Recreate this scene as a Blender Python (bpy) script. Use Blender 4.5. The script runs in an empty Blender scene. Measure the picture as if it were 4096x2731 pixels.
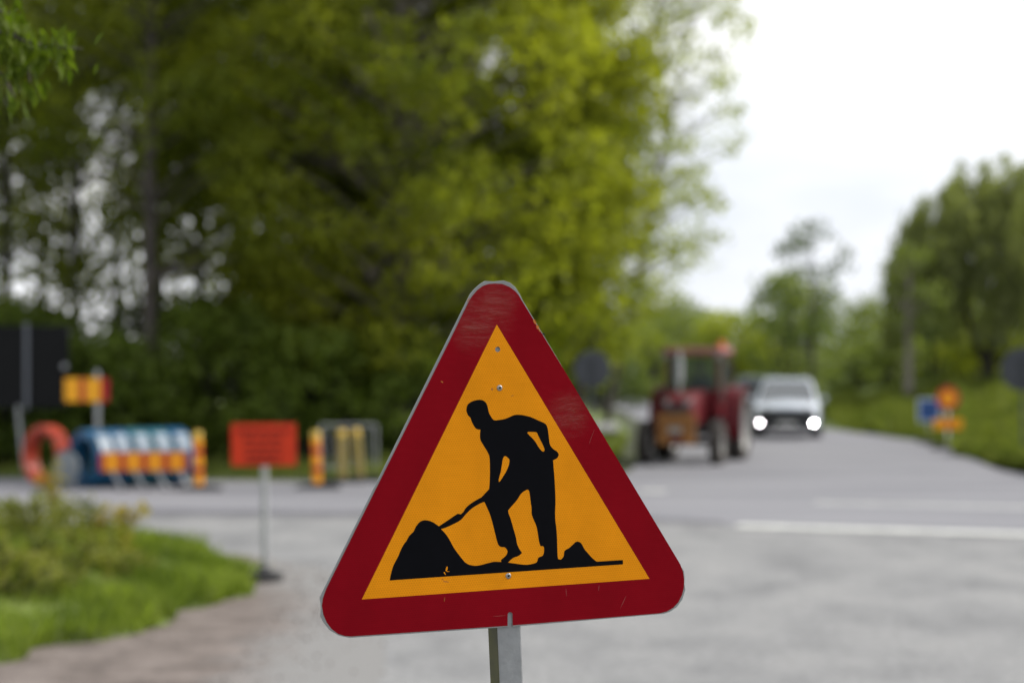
import bpy, bmesh, math, random
import numpy as np
from mathutils import Vector, Matrix
R = math.radians
S = bpy.context.scene
COL = S.collection
PI = math.pi

# ------------------------------------------------------------------ camera, sky, sun, exposure
H = 2.68                       # eye height above the road
LENS = 85.0
F = LENS/36.0*4096.0           # focal length in photo pixels
SIGN_D = 5.6                   # metres to the roadworks sign
cam_d = bpy.data.cameras.new('camera'); cam = bpy.data.objects.new('camera', cam_d); COL.objects.link(cam)
cam.location = (0, 0, H); cam.rotation_euler = (R(90), 0, 0)
cam_d.lens = LENS; cam_d.sensor_width = 36; cam_d.sensor_fit = 'HORIZONTAL'
cam_d.clip_start = 0.1; cam_d.clip_end = 3000
cam_d.dof.use_dof = True; cam_d.dof.focus_distance = SIGN_D; cam_d.dof.aperture_fstop = 2.4
S.camera = cam

SUN_AZ, SUN_EL = 70.0, 40.0    # azimuth clockwise from +Y (view direction), elevation
w = bpy.data.worlds.new('World'); S.world = w; w.use_nodes = True
nt = w.node_tree; nt.nodes.clear()
out = nt.nodes.new('ShaderNodeOutputWorld'); bg = nt.nodes.new('ShaderNodeBackground')
sky = nt.nodes.new('ShaderNodeTexSky'); sky.sky_type = 'NISHITA'; sky.sun_disc = False
sky.sun_elevation = R(SUN_EL); sky.sun_rotation = R(SUN_AZ); sky.dust_density = 4.0; sky.air_density = 1.0
tc = nt.nodes.new('ShaderNodeTexCoord'); mp = nt.nodes.new('ShaderNodeMapping')
mp.inputs['Scale'].default_value = (3.0, 3.0, 9.0)
nz = nt.nodes.new('ShaderNodeTexNoise'); nz.inputs['Scale'].default_value = 1.3; nz.inputs['Detail'].default_value = 5
cr = nt.nodes.new('ShaderNodeValToRGB')
cr.color_ramp.elements[0].position = 0.36; cr.color_ramp.elements[0].color = (0.67, 0.71, 0.78, 1)
cr.color_ramp.elements[1].position = 0.62; cr.color_ramp.elements[1].color = (1.0, 1.0, 1.0, 1)
gain = nt.nodes.new('ShaderNodeVectorMath'); gain.operation = 'SCALE'; gain.inputs['Scale'].default_value = 7.0
mx = nt.nodes.new('ShaderNodeMix'); mx.data_type = 'RGBA'; mx.inputs[0].default_value = 0.88
nt.links.new(tc.outputs['Generated'], mp.inputs['Vector']); nt.links.new(mp.outputs['Vector'], nz.inputs['Vector'])
nt.links.new(nz.outputs['Fac'], cr.inputs['Fac']); nt.links.new(cr.outputs['Color'], gain.inputs[0])
nt.links.new(sky.outputs['Color'], mx.inputs[6]); nt.links.new(gain.outputs['Vector'], mx.inputs[7])
nt.links.new(mx.outputs[2], bg.inputs['Color']); bg.inputs['Strength'].default_value = 0.12
nt.links.new(bg.outputs['Background'], out.inputs['Surface'])

sd = bpy.data.lights.new('sun', 'SUN'); sun = bpy.data.objects.new('sun', sd); COL.objects.link(sun)
sd.energy = 3.0; sd.angle = R(9); sd.color = (1.0, 0.95, 0.86)
sun.location = (30, 30, 40)
az, el = R(SUN_AZ), R(SUN_EL)
to_sun = Vector((math.sin(az)*math.cos(el), math.cos(az)*math.cos(el), math.sin(el)))
sun.rotation_euler = to_sun.to_track_quat('Z', 'Y').to_euler()

vs = S.view_settings; vs.view_transform = 'Standard'; vs.look = 'None'; vs.gamma = 1; vs.use_curve_mapping = False
vs.exposure = 0.76
S.render.engine = 'CYCLES'
S.cycles.use_denoising = True
S.cycles.max_bounces = 8; S.cycles.diffuse_bounces = 6; S.cycles.glossy_bounces = 3
S.cycles.transmission_bounces = 6; S.cycles.transparent_max_bounces = 8
S.cycles.sample_clamp_indirect = 6

# ------------------------------------------------------------------ helpers
def at(u, v, Y):               # photo pixel + distance -> world point
    return Vector(((u-2048)/F*Y, Y, H-(v-1365.5)/F*Y))
def gp(u, v, z=0.0):           # photo pixel on the ground plane
    Y = F*(H-z)/(v-1365.5)
    return Vector(((u-2048)/F*Y, Y, z))
def srgb(r, g, b):
    f = lambda c: (c/255/12.92 if c/255 <= .04045 else ((c/255+.055)/1.055)**2.4)
    return (f(r), f(g), f(b), 1)

MATS = {}
def mat(name, col, rough=0.6, metal=0.0, spec=0.5, var=0.0, vscale=4.0, bump=0.0, bscale=60.0, col2=None, coat=0.0, emit=0.0, lo=0.35, hi=0.65):
    m = bpy.data.materials.new(name); m.use_nodes = True; n = m.node_tree; b = n.nodes['Principled BSDF']
    c = tuple(col)[:3]+(1,)
    b.inputs['Base Color'].default_value = c; b.inputs['Roughness'].default_value = rough
    b.inputs['Metallic'].default_value = metal; b.inputs['Specular IOR Level'].default_value = spec
    b.inputs['Coat Weight'].default_value = coat
    if emit:
        b.inputs['Emission Color'].default_value = c; b.inputs['Emission Strength'].default_value = emit
    if var or col2 or bump:
        t = n.nodes.new('ShaderNodeTexCoord')
    if var or col2:
        z = n.nodes.new('ShaderNodeTexNoise'); z.inputs['Scale'].default_value = vscale; z.inputs['Detail'].default_value = 6; z.inputs['Roughness'].default_value = .65
        r = n.nodes.new('ShaderNodeValToRGB'); r.color_ramp.elements[0].position = lo; r.color_ramp.elements[1].position = hi
        a = tuple(x*(1-var) for x in c[:3])+(1,) if col2 is None else tuple(col2)[:3]+(1,)
        r.color_ramp.elements[0].color = a; r.color_ramp.elements[1].color = c
        n.links.new(t.outputs['Object'], z.inputs['Vector']); n.links.new(z.outputs['Fac'], r.inputs['Fac']); n.links.new(r.outputs['Color'], b.inputs['Base Color'])
    if bump:
        z2 = n.nodes.new('ShaderNodeTexNoise'); z2.inputs['Scale'].default_value = bscale; z2.inputs['Detail'].default_value = 5
        bp = n.nodes.new('ShaderNodeBump'); bp.inputs['Strength'].default_value = bump; bp.inputs['Distance'].default_value = 0.02
        n.links.new(t.outputs['Object'], z2.inputs['Vector']); n.links.new(z2.outputs['Fac'], bp.inputs['Height']); n.links.new(bp.outputs['Normal'], b.inputs['Normal'])
    MATS[name] = m
    return m

def ground_mat(name, stops, scale, fine=30.0, fine_amt=0.25, rough=0.85, bump=0.3, stretch=(1, 1, 1), spec=0.3):
    """large blotches (ramp over noise in world metres) times a fine speckle"""
    m = bpy.data.materials.new(name); m.use_nodes = True; n = m.node_tree; b = n.nodes['Principled BSDF']
    b.inputs['Roughness'].default_value = rough; b.inputs['Specular IOR Level'].default_value = spec
    g = n.nodes.new('ShaderNodeNewGeometry'); mpn = n.nodes.new('ShaderNodeMapping'); mpn.inputs['Scale'].default_value = stretch
    n.links.new(g.outputs['Position'], mpn.inputs['Vector'])
    z = n.nodes.new('ShaderNodeTexNoise'); z.inputs['Scale'].default_value = scale; z.inputs['Detail'].default_value = 7; z.inputs['Roughness'].default_value = .6
    n.links.new(mpn.outputs['Vector'], z.inputs['Vector'])
    r = n.nodes.new('ShaderNodeValToRGB'); els = r.color_ramp.elements
    while len(els) < len(stops): els.new(.5)
    for e, (p, c) in zip(els, stops): e.position = p; e.color = tuple(c)[:3]+(1,)
    n.links.new(z.outputs['Fac'], r.inputs['Fac'])
    z2 = n.nodes.new('ShaderNodeTexNoise'); z2.inputs['Scale'].default_value = fine; z2.inputs['Detail'].default_value = 4
    n.links.new(g.outputs['Position'], z2.inputs['Vector'])
    mr = n.nodes.new('ShaderNodeMapRange'); mr.inputs['From Min'].default_value = .3; mr.inputs['From Max'].default_value = .7
    mr.inputs['To Min'].default_value = 1-fine_amt; mr.inputs['To Max'].default_value = 1+fine_amt
    n.links.new(z2.outputs['Fac'], mr.inputs['Value'])
    mul = n.nodes.new('ShaderNodeVectorMath'); mul.operation = 'SCALE'
    n.links.new(r.outputs['Color'], mul.inputs[0]); n.links.new(mr.outputs['Result'], mul.inputs['Scale']); n.links.new(mul.outputs['Vector'], b.inputs['Base Color'])
    if bump:
        bp = n.nodes.new('ShaderNodeBump'); bp.inputs['Strength'].default_value = bump; bp.inputs['Distance'].default_value = 0.02
        n.links.new(z2.outputs['Fac'], bp.inputs['Height']); n.links.new(bp.outputs['Normal'], b.inputs['Normal'])
    return m

def leaf_mat(name, c1, c2, trans=0.4, tcol=None, patch=0.25):
    """each leaf its own tint between c1 and c2, drifting over metres; thin leaves pass light"""
    m = bpy.data.materials.new(name); m.use_nodes = True; n = m.node_tree; n.nodes.clear()
    o = n.nodes.new('ShaderNodeOutputMaterial'); ms = n.nodes.new('ShaderNodeMixShader'); ms.inputs[0].default_value = trans
    b = n.nodes.new('ShaderNodeBsdfPrincipled'); b.inputs['Roughness'].default_value = .6; b.inputs['Specular IOR Level'].default_value = .12
    tr = n.nodes.new('ShaderNodeBsdfTranslucent')
    g = n.nodes.new('ShaderNodeNewGeometry')
    z = n.nodes.new('ShaderNodeTexNoise'); z.inputs['Scale'].default_value = patch; z.inputs['Detail'].default_value = 3
    n.links.new(g.outputs['Position'], z.inputs['Vector'])
    mr = n.nodes.new('ShaderNodeMapRange'); mr.inputs['From Min'].default_value = .35; mr.inputs['From Max'].default_value = .65
    n.links.new(z.outputs['Fac'], mr.inputs['Value'])
    mixf = n.nodes.new('ShaderNodeMath'); mixf.operation = 'MULTIPLY_ADD'; mixf.inputs[1].default_value = .45
    hal = n.nodes.new('ShaderNodeMath'); hal.operation = 'MULTIPLY'; hal.inputs[1].default_value = .55
    n.links.new(mr.outputs['Result'], hal.inputs[0]); n.links.new(g.outputs['Random Per Island'], mixf.inputs[0]); n.links.new(hal.outputs[0], mixf.inputs[2])
    mc = n.nodes.new('ShaderNodeMix'); mc.data_type = 'RGBA'; mc.inputs[6].default_value = tuple(c1)[:3]+(1,); mc.inputs[7].default_value = tuple(c2)[:3]+(1,)
    n.links.new(mixf.outputs[0], mc.inputs[0]); n.links.new(mc.outputs[2], b.inputs['Base Color'])
    tm = n.nodes.new('ShaderNodeMix'); tm.data_type = 'RGBA'; tm.blend_type = 'MULTIPLY'; tm.inputs[0].default_value = 1.0
    tm.inputs[7].default_value = (tcol or (1.3, 1.45, .5))+(1,)
    n.links.new(mc.outputs[2], tm.inputs[6]); n.links.new(tm.outputs[2], tr.inputs['Color'])
    n.links.new(b.outputs[0], ms.inputs[1]); n.links.new(tr.outputs[0], ms.inputs[2]); n.links.new(ms.outputs[0], o.inputs['Surface'])
    return m

def tag(o, label=None, cat=None, group=None, kind=None):
    if label: o['label'] = label
    if cat: o['category'] = cat
    if group: o['group'] = group
    if kind: o['kind'] = kind
    return o
def empty(name, loc=(0, 0, 0), rz=0.0):
    o = bpy.data.objects.new(name, None); COL.objects.link(o); o.empty_display_size = .2
    o.location = loc; o.rotation_euler = (0, 0, rz); return o
def link_mesh(name, me, m, parent=None, smooth=False):
    o = bpy.data.objects.new(name, me); COL.objects.link(o)
    if m is not None and len(me.materials) == 0: me.materials.append(m)
    if parent is not None: o.parent = parent
    if smooth:
        me.polygons.foreach_set('use_smooth', [True]*len(me.polygons))
    return o
def copy_tree(o, parent=None):
    c = o.copy(); COL.objects.link(c); c.parent = parent
    for ch in o.children: copy_tree(ch, c)
    return c

class MB:
    """collects simple solids and links them as one mesh object"""
    def __init__(s): s.v = []; s.f = []; s.mi = []
    def add(s, vs, fs, mi=0):
        k = len(s.v); s.v += [tuple(x) for x in vs]; s.f += [tuple(i+k for i in f) for f in fs]; s.mi += [mi]*len(fs); return s
    def box(s, x0, x1, y0, y1, z0, z1, mi=0):
        v = [(x, y, z) for z in (z0, z1) for y in (y0, y1) for x in (x0, x1)]
        return s.add(v, [(0, 2, 3, 1), (4, 5, 7, 6), (0, 1, 5, 4), (2, 6, 7, 3), (0, 4, 6, 2), (1, 3, 7, 5)], mi)
    def hexa(s, v, mi=0):      # 8 corners: bottom 4 then top 4, both counter-clockwise from above
        return s.add(v, [(3, 2, 1, 0), (4, 5, 6, 7), (0, 1, 5, 4), (1, 2, 6, 5), (2, 3, 7, 6), (3, 0, 4, 7)], mi)
    def tube(s, pts, rad, n=8, cap=True, mi=0):
        pts = [Vector(p) for p in pts]
        if not hasattr(rad, '__len__'): rad = [rad]*len(pts)
        k = len(s.v); ref = None
        for i, p in enumerate(pts):
            d = (pts[min(i+1, len(pts)-1)]-pts[max(i-1, 0)]).normalized()
            if ref is None:
                ref = d.cross(Vector((0, 0, 1)) if abs(d.z) < .9 else Vector((1, 0, 0))).normalized()
            ref = (ref-d*ref.dot(d)).normalized(); q = d.cross(ref)
            for j in range(n):
                a = 2*PI*j/n; s.v.append(tuple(p+(ref*math.cos(a)+q*math.sin(a))*rad[i]))
        for i in range(len(pts)-1):
            for j in range(n):
                a = k+i*n+j; b = k+i*n+(j+1) % n; s.f.append((a, b, b+n, a+n)); s.mi.append(mi)
        if cap:
            s.f.append(tuple(k+j for j in reversed(range(n)))); s.mi.append(mi)
            e = k+(len(pts)-1)*n; s.f.append(tuple(e+j for j in range(n))); s.mi.append(mi)
        return s
    def lathe(s, prof, n=24, axis='Z', c=(0, 0, 0), mi=0, cap=True):   # prof: (radius, along)
        k = len(s.v)
        for (r, h) in prof:
            for j in range(n):
                a = 2*PI*j/n; x, y = r*math.cos(a), r*math.sin(a)
                p = (x, y, h) if axis == 'Z' else ((h, x, y) if axis == 'X' else (y, h, x))
                s.v.append((p[0]+c[0], p[1]+c[1], p[2]+c[2]))
        for i in range(len(prof)-1):
            for j in range(n):
                a = k+i*n+j; b = k+i*n+(j+1) % n; s.f.append((a, b, b+n, a+n)); s.mi.append(mi)
        for i, rev in (((0, True), (len(prof)-1, False)) if cap else ()):
            if prof[i][0] > 1e-6:
                idx = [k+i*n+j for j in range(n)]; s.f.append(tuple(reversed(idx)) if rev else tuple(idx)); s.mi.append(mi)
        return s
    def prism(s, poly, y0, y1, axis='Y', mi=0):              # 2-D polygon pulled along an axis
        n = len(poly); k = len(s.v)
        for y in (y0, y1):
            for (a, b) in poly:
                s.v.append((a, y, b) if axis == 'Y' else ((y, a, b) if axis == 'X' else (a, b, y)))
        s.f.append(tuple(k+i for i in range(n))); s.mi.append(mi); s.f.append(tuple(k+n+i for i in reversed(range(n)))); s.mi.append(mi)
        for i in range(n):
            j = (i+1) % n; s.f.append((k+i, k+n+i, k+n+j, k+j)); s.mi.append(mi)
        return s
    def build(s, name, m, parent=None, bevel=0.0, smooth=False, segs=2, loc=None):
        me = bpy.data.meshes.new(name); me.from_pydata(s.v, [], s.f)
        bm = bmesh.new(); bm.from_mesh(me)
        bmesh.ops.remove_doubles(bm, verts=bm.verts, dist=1e-6)
        bmesh.ops.recalc_face_normals(bm, faces=bm.faces)
        if bevel:
            es = [e for e in bm.edges if len(e.link_faces) == 2 and e.calc_face_angle(0) > R(25)]
            bmesh.ops.bevel(bm, geom=es, offset=bevel, segments=segs, profile=.5, affect='EDGES', clamp_overlap=True)
        bm.to_mesh(me); bm.free()
        ml = m if isinstance(m, (list, tuple)) else [m]
        for x in ml: me.materials.append(x)
        if len(ml) > 1 and not bevel and len(me.polygons) == len(s.mi):
            me.polygons.foreach_set('material_index', s.mi)
        o = link_mesh(name, me, None, parent, smooth)
        if smooth:
            try: me.set_sharp_from_angle(angle=R(40))
            except Exception: pass
        if loc is not None: o.location = loc
        return o

def flat_shape(name, loops, depth, z, m, parent, bevel=0.0):
    """2-D outline with holes (local xy) -> solid of real thickness, its front at z"""
    cu = bpy.data.curves.new(name, 'CURVE'); cu.dimensions = '2D'; cu.fill_mode = 'BOTH'
    cu.extrude = depth/2
    if bevel: cu.bevel_depth = bevel; cu.bevel_resolution = 2; cu.offset = -bevel
    for lp in loops:
        sp = cu.splines.new('POLY'); sp.points.add(len(lp)-1); sp.use_cyclic_u = True
        for q, p in zip(sp.points, lp): q.co = (p[0], p[1], 0, 1)
    tmp = bpy.data.objects.new(name+'_curve', cu)
    COL.objects.link(tmp)
    dg = bpy.context.evaluated_depsgraph_get()
    me = bpy.data.meshes.new_from_object(tmp.evaluated_get(dg))
    bpy.data.objects.remove(tmp); bpy.data.curves.remove(cu)
    me.transform(Matrix.Translation((0, 0, z-depth/2-bevel))); me.materials.clear()
    me.name = name
    return link_mesh(name, me, m, parent)

# ------------------------------------------------------------------ materials
asphalt_old = ground_mat('asphalt_worn', [(.26, (.098, .101, .105)), (.40, (.15, .152, .156)), (.52, (.183, .185, .188)), (.72, (.215, .215, .215))], 1.0, 14, .28, stretch=(1, .5, 1))
asphalt_main = ground_mat('asphalt_main', [(.30, (.115, .116, .132)), (.48, (.165, .166, .184)), (.72, (.21, .21, .226))], .55, 16, .12, stretch=(.22, 1, 1))
asphalt_dark = ground_mat('asphalt_patch', [(.3, (.075, .075, .088)), (.6, (.12, .12, .135))], .8, 16, .12)
line_paint = mat('line_paint', (.55, .56, .53), .7, var=.35, vscale=3)
gravel_m = ground_mat('gravel_shoulder', [(.28, (.062, .049, .043)), (.5, (.125, .103, .092)), (.72, (.18, .152, .139))], 2.2, 26, .4, bump=.8)
def edge_mix(a, b_, name):     # grit thinning out from the shoulder over the asphalt, patchily
    m = a.copy(); m.name = name; n = m.node_tree; bs = n.nodes['Principled BSDF']; src = bs.inputs['Base Color'].links[0].from_socket
    g = [x for x in n.nodes if x.type == 'NEW_GEOMETRY'][0]
    sp = n.nodes.new('ShaderNodeSeparateXYZ'); n.links.new(g.outputs['Position'], sp.inputs[0])
    z = n.nodes.new('ShaderNodeTexNoise'); z.inputs['Scale'].default_value = 1.6; z.inputs['Detail'].default_value = 8; z.inputs['Roughness'].default_value = .7; n.links.new(g.outputs['Position'], z.inputs['Vector'])
    k1 = n.nodes.new('ShaderNodeMath'); k1.operation = 'MULTIPLY_ADD'; k1.inputs[1].default_value = 1.5; n.links.new(z.outputs['Fac'], k1.inputs[0]); n.links.new(sp.outputs['X'], k1.inputs[2])
    by = n.nodes.new('ShaderNodeMapRange'); by.inputs['From Min'].default_value = 24; by.inputs['From Max'].default_value = 30; by.inputs['To Min'].default_value = 0; by.inputs['To Max'].default_value = 1.0; n.links.new(sp.outputs['Y'], by.inputs['Value'])
    k2 = n.nodes.new('ShaderNodeMath'); k2.operation = 'ADD'; n.links.new(k1.outputs[0], k2.inputs[0]); n.links.new(by.outputs[0], k2.inputs[1])
    mr = n.nodes.new('ShaderNodeMapRange'); mr.interpolation_type = 'SMOOTHSTEP'; mr.inputs['From Min'].default_value = -1.85; mr.inputs['From Max'].default_value = -.95; n.links.new(k2.outputs[0], mr.inputs['Value'])
    mc = n.nodes.new('ShaderNodeMix'); mc.data_type = 'RGBA'; mc.inputs[7].default_value = b_+(1,); n.links.new(src, mc.inputs[6]); n.links.new(mr.outputs[0], mc.inputs[0]); n.links.new(mc.outputs[2], bs.inputs['Base Color'])
    return m
gravel_edge = edge_mix(gravel_m, (.18, .178, .176), 'gravel_thinning')
soil_m = ground_mat('forest_floor', [(.3, (.018, .02, .009)), (.55, (.04, .05, .014)), (.75, (.07, .09, .022))], .5, 9, .3)
lawn_m = ground_mat('lawn', [(.3, (.05, .06, .02)), (.5, (.10, .14, .025)), (.75, (.16, .19, .045))], 1.0, 12, .3)
bank_m = ground_mat('bank_turf', [(.3, (.06, .085, .02)), (.55, (.11, .15, .03)), (.75, (.17, .17, .06))], .6, 10, .35)
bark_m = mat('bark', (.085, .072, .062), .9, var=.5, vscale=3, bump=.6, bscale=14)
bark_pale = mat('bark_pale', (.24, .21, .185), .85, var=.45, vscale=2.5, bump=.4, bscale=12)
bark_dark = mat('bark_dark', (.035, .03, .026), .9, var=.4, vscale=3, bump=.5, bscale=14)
lf_forest = leaf_mat('leaf_forest', (.088, .12, .017), (.23, .25, .032), .54, tcol=(1.4, 1.43, .5))
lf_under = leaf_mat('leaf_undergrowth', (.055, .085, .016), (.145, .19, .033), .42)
lf_lime = leaf_mat('leaf_lime', (.095, .13, .018), (.275, .29, .036), .55, tcol=(1.38, 1.43, .5))
lf_spring = leaf_mat('leaf_spring', (.14, .175, .025), (.30, .31, .045), .5)
lf_far = leaf_mat('leaf_far', (.10, .13, .045), (.22, .25, .085), .45)  # distance haze put into the leaf colour as a paler green
lf_fardark = leaf_mat('leaf_far_dark', (.05, .075, .03), (.11, .14, .05), .35)
lf_willow = leaf_mat('leaf_willow', (.12, .135, .06), (.26, .275, .13), .52)
lf_hang = leaf_mat('leaf_hanging', (.035, .065, .006), (.10, .135, .012), .45)
lf_verge = leaf_mat('leaf_verge', (.06, .085, .018), (.26, .25, .06), .4, patch=1.8)
lf_yellow = leaf_mat('leaf_yellowed', (.25, .20, .035), (.36, .28, .06), .4)
grass_m = leaf_mat('grass_blade', (.065, .10, .018), (.22, .27, .052), .45, patch=1.6)
grass_dk = leaf_mat('grass_blade_dark', (.06, .085, .016), (.20, .22, .055), .4, patch=.5)
black_rubber = mat('black_rubber', (.018, .018, .02), .75, var=.3, vscale=8)
galv = mat('galvanised_steel', (.42, .43, .44), .5, metal=.35, var=.25, vscale=6)
steel = mat('steel', (.5, .5, .52), .35, metal=.9)
sign_back = mat('sign_back_grey', (.045, .05, .058), .65, var=.15, vscale=3)
board_back = mat('board_back_black', (.011, .0115, .012), .8, spec=.15, var=.15, vscale=3)
refl_yellow = mat('reflective_yellow', (.92, .42, .02), .45, spec=.3)
refl_orange = mat('reflective_orange', (.9, .35, .015), .45, spec=.3)
refl_red = mat('reflective_red', (.42, .01, .025), .45, spec=.3)
fluoro_red = mat('fluorescent_red', (.68, .045, .012), .5, spec=.3, var=.12, vscale=5)
text_red = mat('text_dark_red', (.16, .008, .006), .55, spec=.3)

# ------------------------------------------------------------------ ground, roads, verges
def sheet(name, pts, z, m, kind='structure', parent=None):
    bm = bmesh.new(); vs_ = [bm.verts.new((p[0], p[1], z)) for p in pts]
    f = bm.faces.new(vs_); bmesh.ops.triangulate(bm, faces=[f]); bmesh.ops.recalc_face_normals(bm, faces=bm.faces)
    for fc in bm.faces:
        if fc.normal.z < 0: fc.normal_flip()
    me = bpy.data.meshes.new(name); bm.to_mesh(me); bm.free()
    o = link_mesh(name, me, m, parent)
    if parent is None: o['kind'] = kind
    return o
def smooth_poly(pts, n=6):     # Catmull-Rom through an open run of points
    P = [Vector((p[0], p[1])) for p in pts]; out_ = []
    for i in range(len(P)-1):
        a, b, c, d = P[max(i-1, 0)], P[i], P[i+1], P[min(i+2, len(P)-1)]
        for k in range(n):
            t = k/n
            out_.append(.5*((2*b)+(c-a)*t+(2*a-5*b+4*c-d)*t*t+(3*b-a-3*c+d)*t**3))
    out_.append(P[-1]); return out_

sheet('ground', [(-900, -400), (900, -400), (900, 1800), (-900, 1800)], 0, soil_m)
# near edge and far edge of the road that crosses the view
near_edge = smooth_poly([(-60, 42.5), (-20, 39.2), (-7, 37.4), (0, 36.6), (3.2, 35.2), (7, 33.6), (16, 30.0), (60, 14)])
far_edge = smooth_poly([(-60, 54), (-20, 48.6), (-7, 46.6), (-1, 45.8), (1.4, 46.4)])
mouth_l = smooth_poly([(1.4, 46.4), (2.3, 49.0), (2.7, 53), (3.3, 60), (3.9, 70), (4.3, 84), (3.0, 105), (-6, 140)])
mouth_r = smooth_poly([(-2, 141), (6.2, 107), (8.4, 86), (9.3, 76), (10.3, 70.5), (11.0, 65), (10.9, 60), (10.4, 54), (10.3, 48.5), (12.5, 44.5), (18, 41.5), (60, 27)])
road = sheet('main_road', list(near_edge)+[Vector((60, 27))]+list(reversed(mouth_r))[1:]+list(reversed(mouth_l))+list(reversed(far_edge))[1:], .012, asphalt_main)
# the side road the sign stands on
side_l = smooth_poly([(-4.6, -20), (-3.6, 8), (-3.2, 19), (-3.2, 23), (-3.3, 27.2), (-4.2, 31.2), (-9, 34.2), (-30, 39.8)])
side_r = smooth_poly([(30, 22.5), (16, 27), (9, 24), (6.6, 14), (6.2, -20)])
sheet('side_road', list(side_l)+[Vector((-30, 42.5)), Vector((0, 38.5)), Vector((10, 34.5)), Vector((60, 17))]+list(side_r), .006, asphalt_old)
# darker seam of newer asphalt along the near edge of the crossing road
seam_a = smooth_poly([(-30, 40.35), (-12, 38.15), (-6, 37.35), (0, 36.75), (3.1, 35.35)])
seam_b = smooth_poly([(-30, 41.4), (-12, 39.3), (-6, 38.5), (0, 37.75), (3.1, 36.0)])
sheet('asphalt_seam', list(seam_a)+list(reversed(seam_b)), .017, asphalt_dark, parent=road)
def dash(x0, y0, x1, y1, wd):
    d = (Vector((x1, y1))-Vector((x0, y0))).normalized(); nrm = Vector((-d.y, d.x))*wd/2
    a, b = Vector((x0, y0)), Vector((x1, y1))
    return sheet('line_marking', [a-nrm, b-nrm, b+nrm, a+nrm], .018, line_paint, parent=road)
dash(3.25, 35.05, 9.0, 32.75, .62); dash(10.2, 32.2, 16, 29.7, .62)
dash(5.0, 40.0, 9.6, 38.3, .26); dash(11.5, 37.5, 15, 36, .26)
dash(2.3, 43.2, 2.75, 43.05, .45)
# gravel shoulder between the verge and the side road
_rd = random.Random(3)
_ge = smooth_poly([(-1.5, 2), (-1.25, 12), (-1.05, 19), (-1.15, 21.5), (-1.3, 24.5), (-1.7, 27), (-2.4, 28.8), (-3.4, 30.4)], 8)
sheet('gravel_shoulder', _ge+list(smooth_poly([(-4.9, 30.4), (-4.4, 26), (-5.2, 21), (-6.5, 16), (-12, 2)])), .011, gravel_edge)
_rp = random.Random(8); _q = MB()
for _ in range(420):          # loose stones spilled over the asphalt edge
    _y = _rp.uniform(17, 29); _x = -2.2-.0*_y+abs(_rp.gauss(0, .5))-.12-max(0, _y-26)*.16; _s = _rp.uniform(.008, .03); _a = _rp.random()*PI
    _q.add([(_x+_s*math.cos(_a), _y+_s*math.sin(_a), .005), (_x+_s*math.cos(_a+2.1), _y+_s*math.sin(_a+2.1), .005), (_x+_s*math.cos(_a+4.2), _y+_s*math.sin(_a+4.2), .005), (_x, _y, .012+_s*.8)], [(0, 1, 3), (1, 2, 3), (2, 0, 3)])
LOOSE = _q

def heightfield(name, x0, x1, y0, y1, nx, ny, fz, m, mask=None):
    v, f, ok = [], [], {}
    for j in range(ny+1):
        for i in range(nx+1):
            x = x0+(x1-x0)*i/nx; y = y0+(y1-y0)*j/ny; v.append((x, y, fz(x, y)))
    for j in range(ny):
        for i in range(nx):
            q = (j*(nx+1)+i, j*(nx+1)+i+1, (j+1)*(nx+1)+i+1, (j+1)*(nx+1)+i)
            if max(v[k][2] for k in q) > -.02: f.append(q)
    me = bpy.data.meshes.new(name); me.from_pydata(v, [], f)
    o = link_mesh(name, me, m, None, True); o['kind'] = 'structure'; return o
def wob(x, y): return math.sin(x*1.7+y*.6)*.5+math.sin(x*.5-y*1.3+1.2)*.5
VERGE = [(-2.95, 28.4), (-2.9, 26.6), (-2.95, 25.0), (-3.2, 23.2), (-3.6, 21.8), (-4.2, 20.3), (-5.4, 17.5), (-8, 12), (-16, 10), (-22, 20), (-24, 34.5), (-12, 33.2), (-8, 32.2), (-5.2, 31.0), (-3.7, 29.9)]
def poly_dist(x, y, P):        # signed distance, positive inside
    ins = False; d = 1e9
    for i in range(len(P)):
        (ax, ay), (bx, by) = P[i], P[(i+1) % len(P)]
        if (ay > y) != (by > y) and x < (bx-ax)*(y-ay)/(by-ay)+ax: ins = not ins
        ex, ey = bx-ax, by-ay; t = max(0, min(1, ((x-ax)*ex+(y-ay)*ey)/(ex*ex+ey*ey)))
        d = min(d, math.hypot(x-ax-t*ex, y-ay-t*ey))
    return d if ins else -d
def verge_z(x, y):
    d = poly_dist(x, y, VERGE)+.16*wob(x*2, y*2)+.12*wob(x*5.3+1, y*4.1)
    return -.05 if d < 0 else min(.34, .02+.20*d)+.03*wob(x, y)*min(1, d)
heightfield('verge', -24.5, -2.4, 9.5, 36, 120, 140, verge_z, lawn_m)
BANK = [(11.6, 48.2), (11.5, 54), (11.9, 60), (12.1, 65.5), (11.2, 71.2), (10.2, 76.5), (9.2, 87), (7.4, 107), (2, 140), (120, 170), (120, 30), (22, 41.2), (14, 44.8)]
def bank_z(x, y):
    d = poly_dist(x, y, BANK)+1.05+.2*wob(x, y)
    return -.05 if d < 0 else min(1.15, .16*d)+.06*wob(x*1.5, y)*min(1, d)
heightfield('grass_bank', 8, 60, 40, 128, 104, 170, bank_z, bank_m)
LAWN = [(-60, 56), (-20, 50.6), (-7, 48.2), (-1, 47.2), (1.0, 47.6), (1.7, 50), (2.1, 54), (2.6, 62), (3.2, 71), (3.5, 84), (2.2, 104), (-8, 140), (-60, 130)]
def lawn_z(x, y):
    d = poly_dist(x, y, LAWN)+.3
    return -.05 if d < 0 else min(.18, .08*d)+.03*wob(x, y)*min(1, d)
heightfield('lawn', -60, 4.5, 45, 130, 110, 140, lawn_z, lawn_m)
sheet('driveway', [(-7, 67), (-7, 74), (3.2, 73), (2.9, 66)], .235, asphalt_old)

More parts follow.
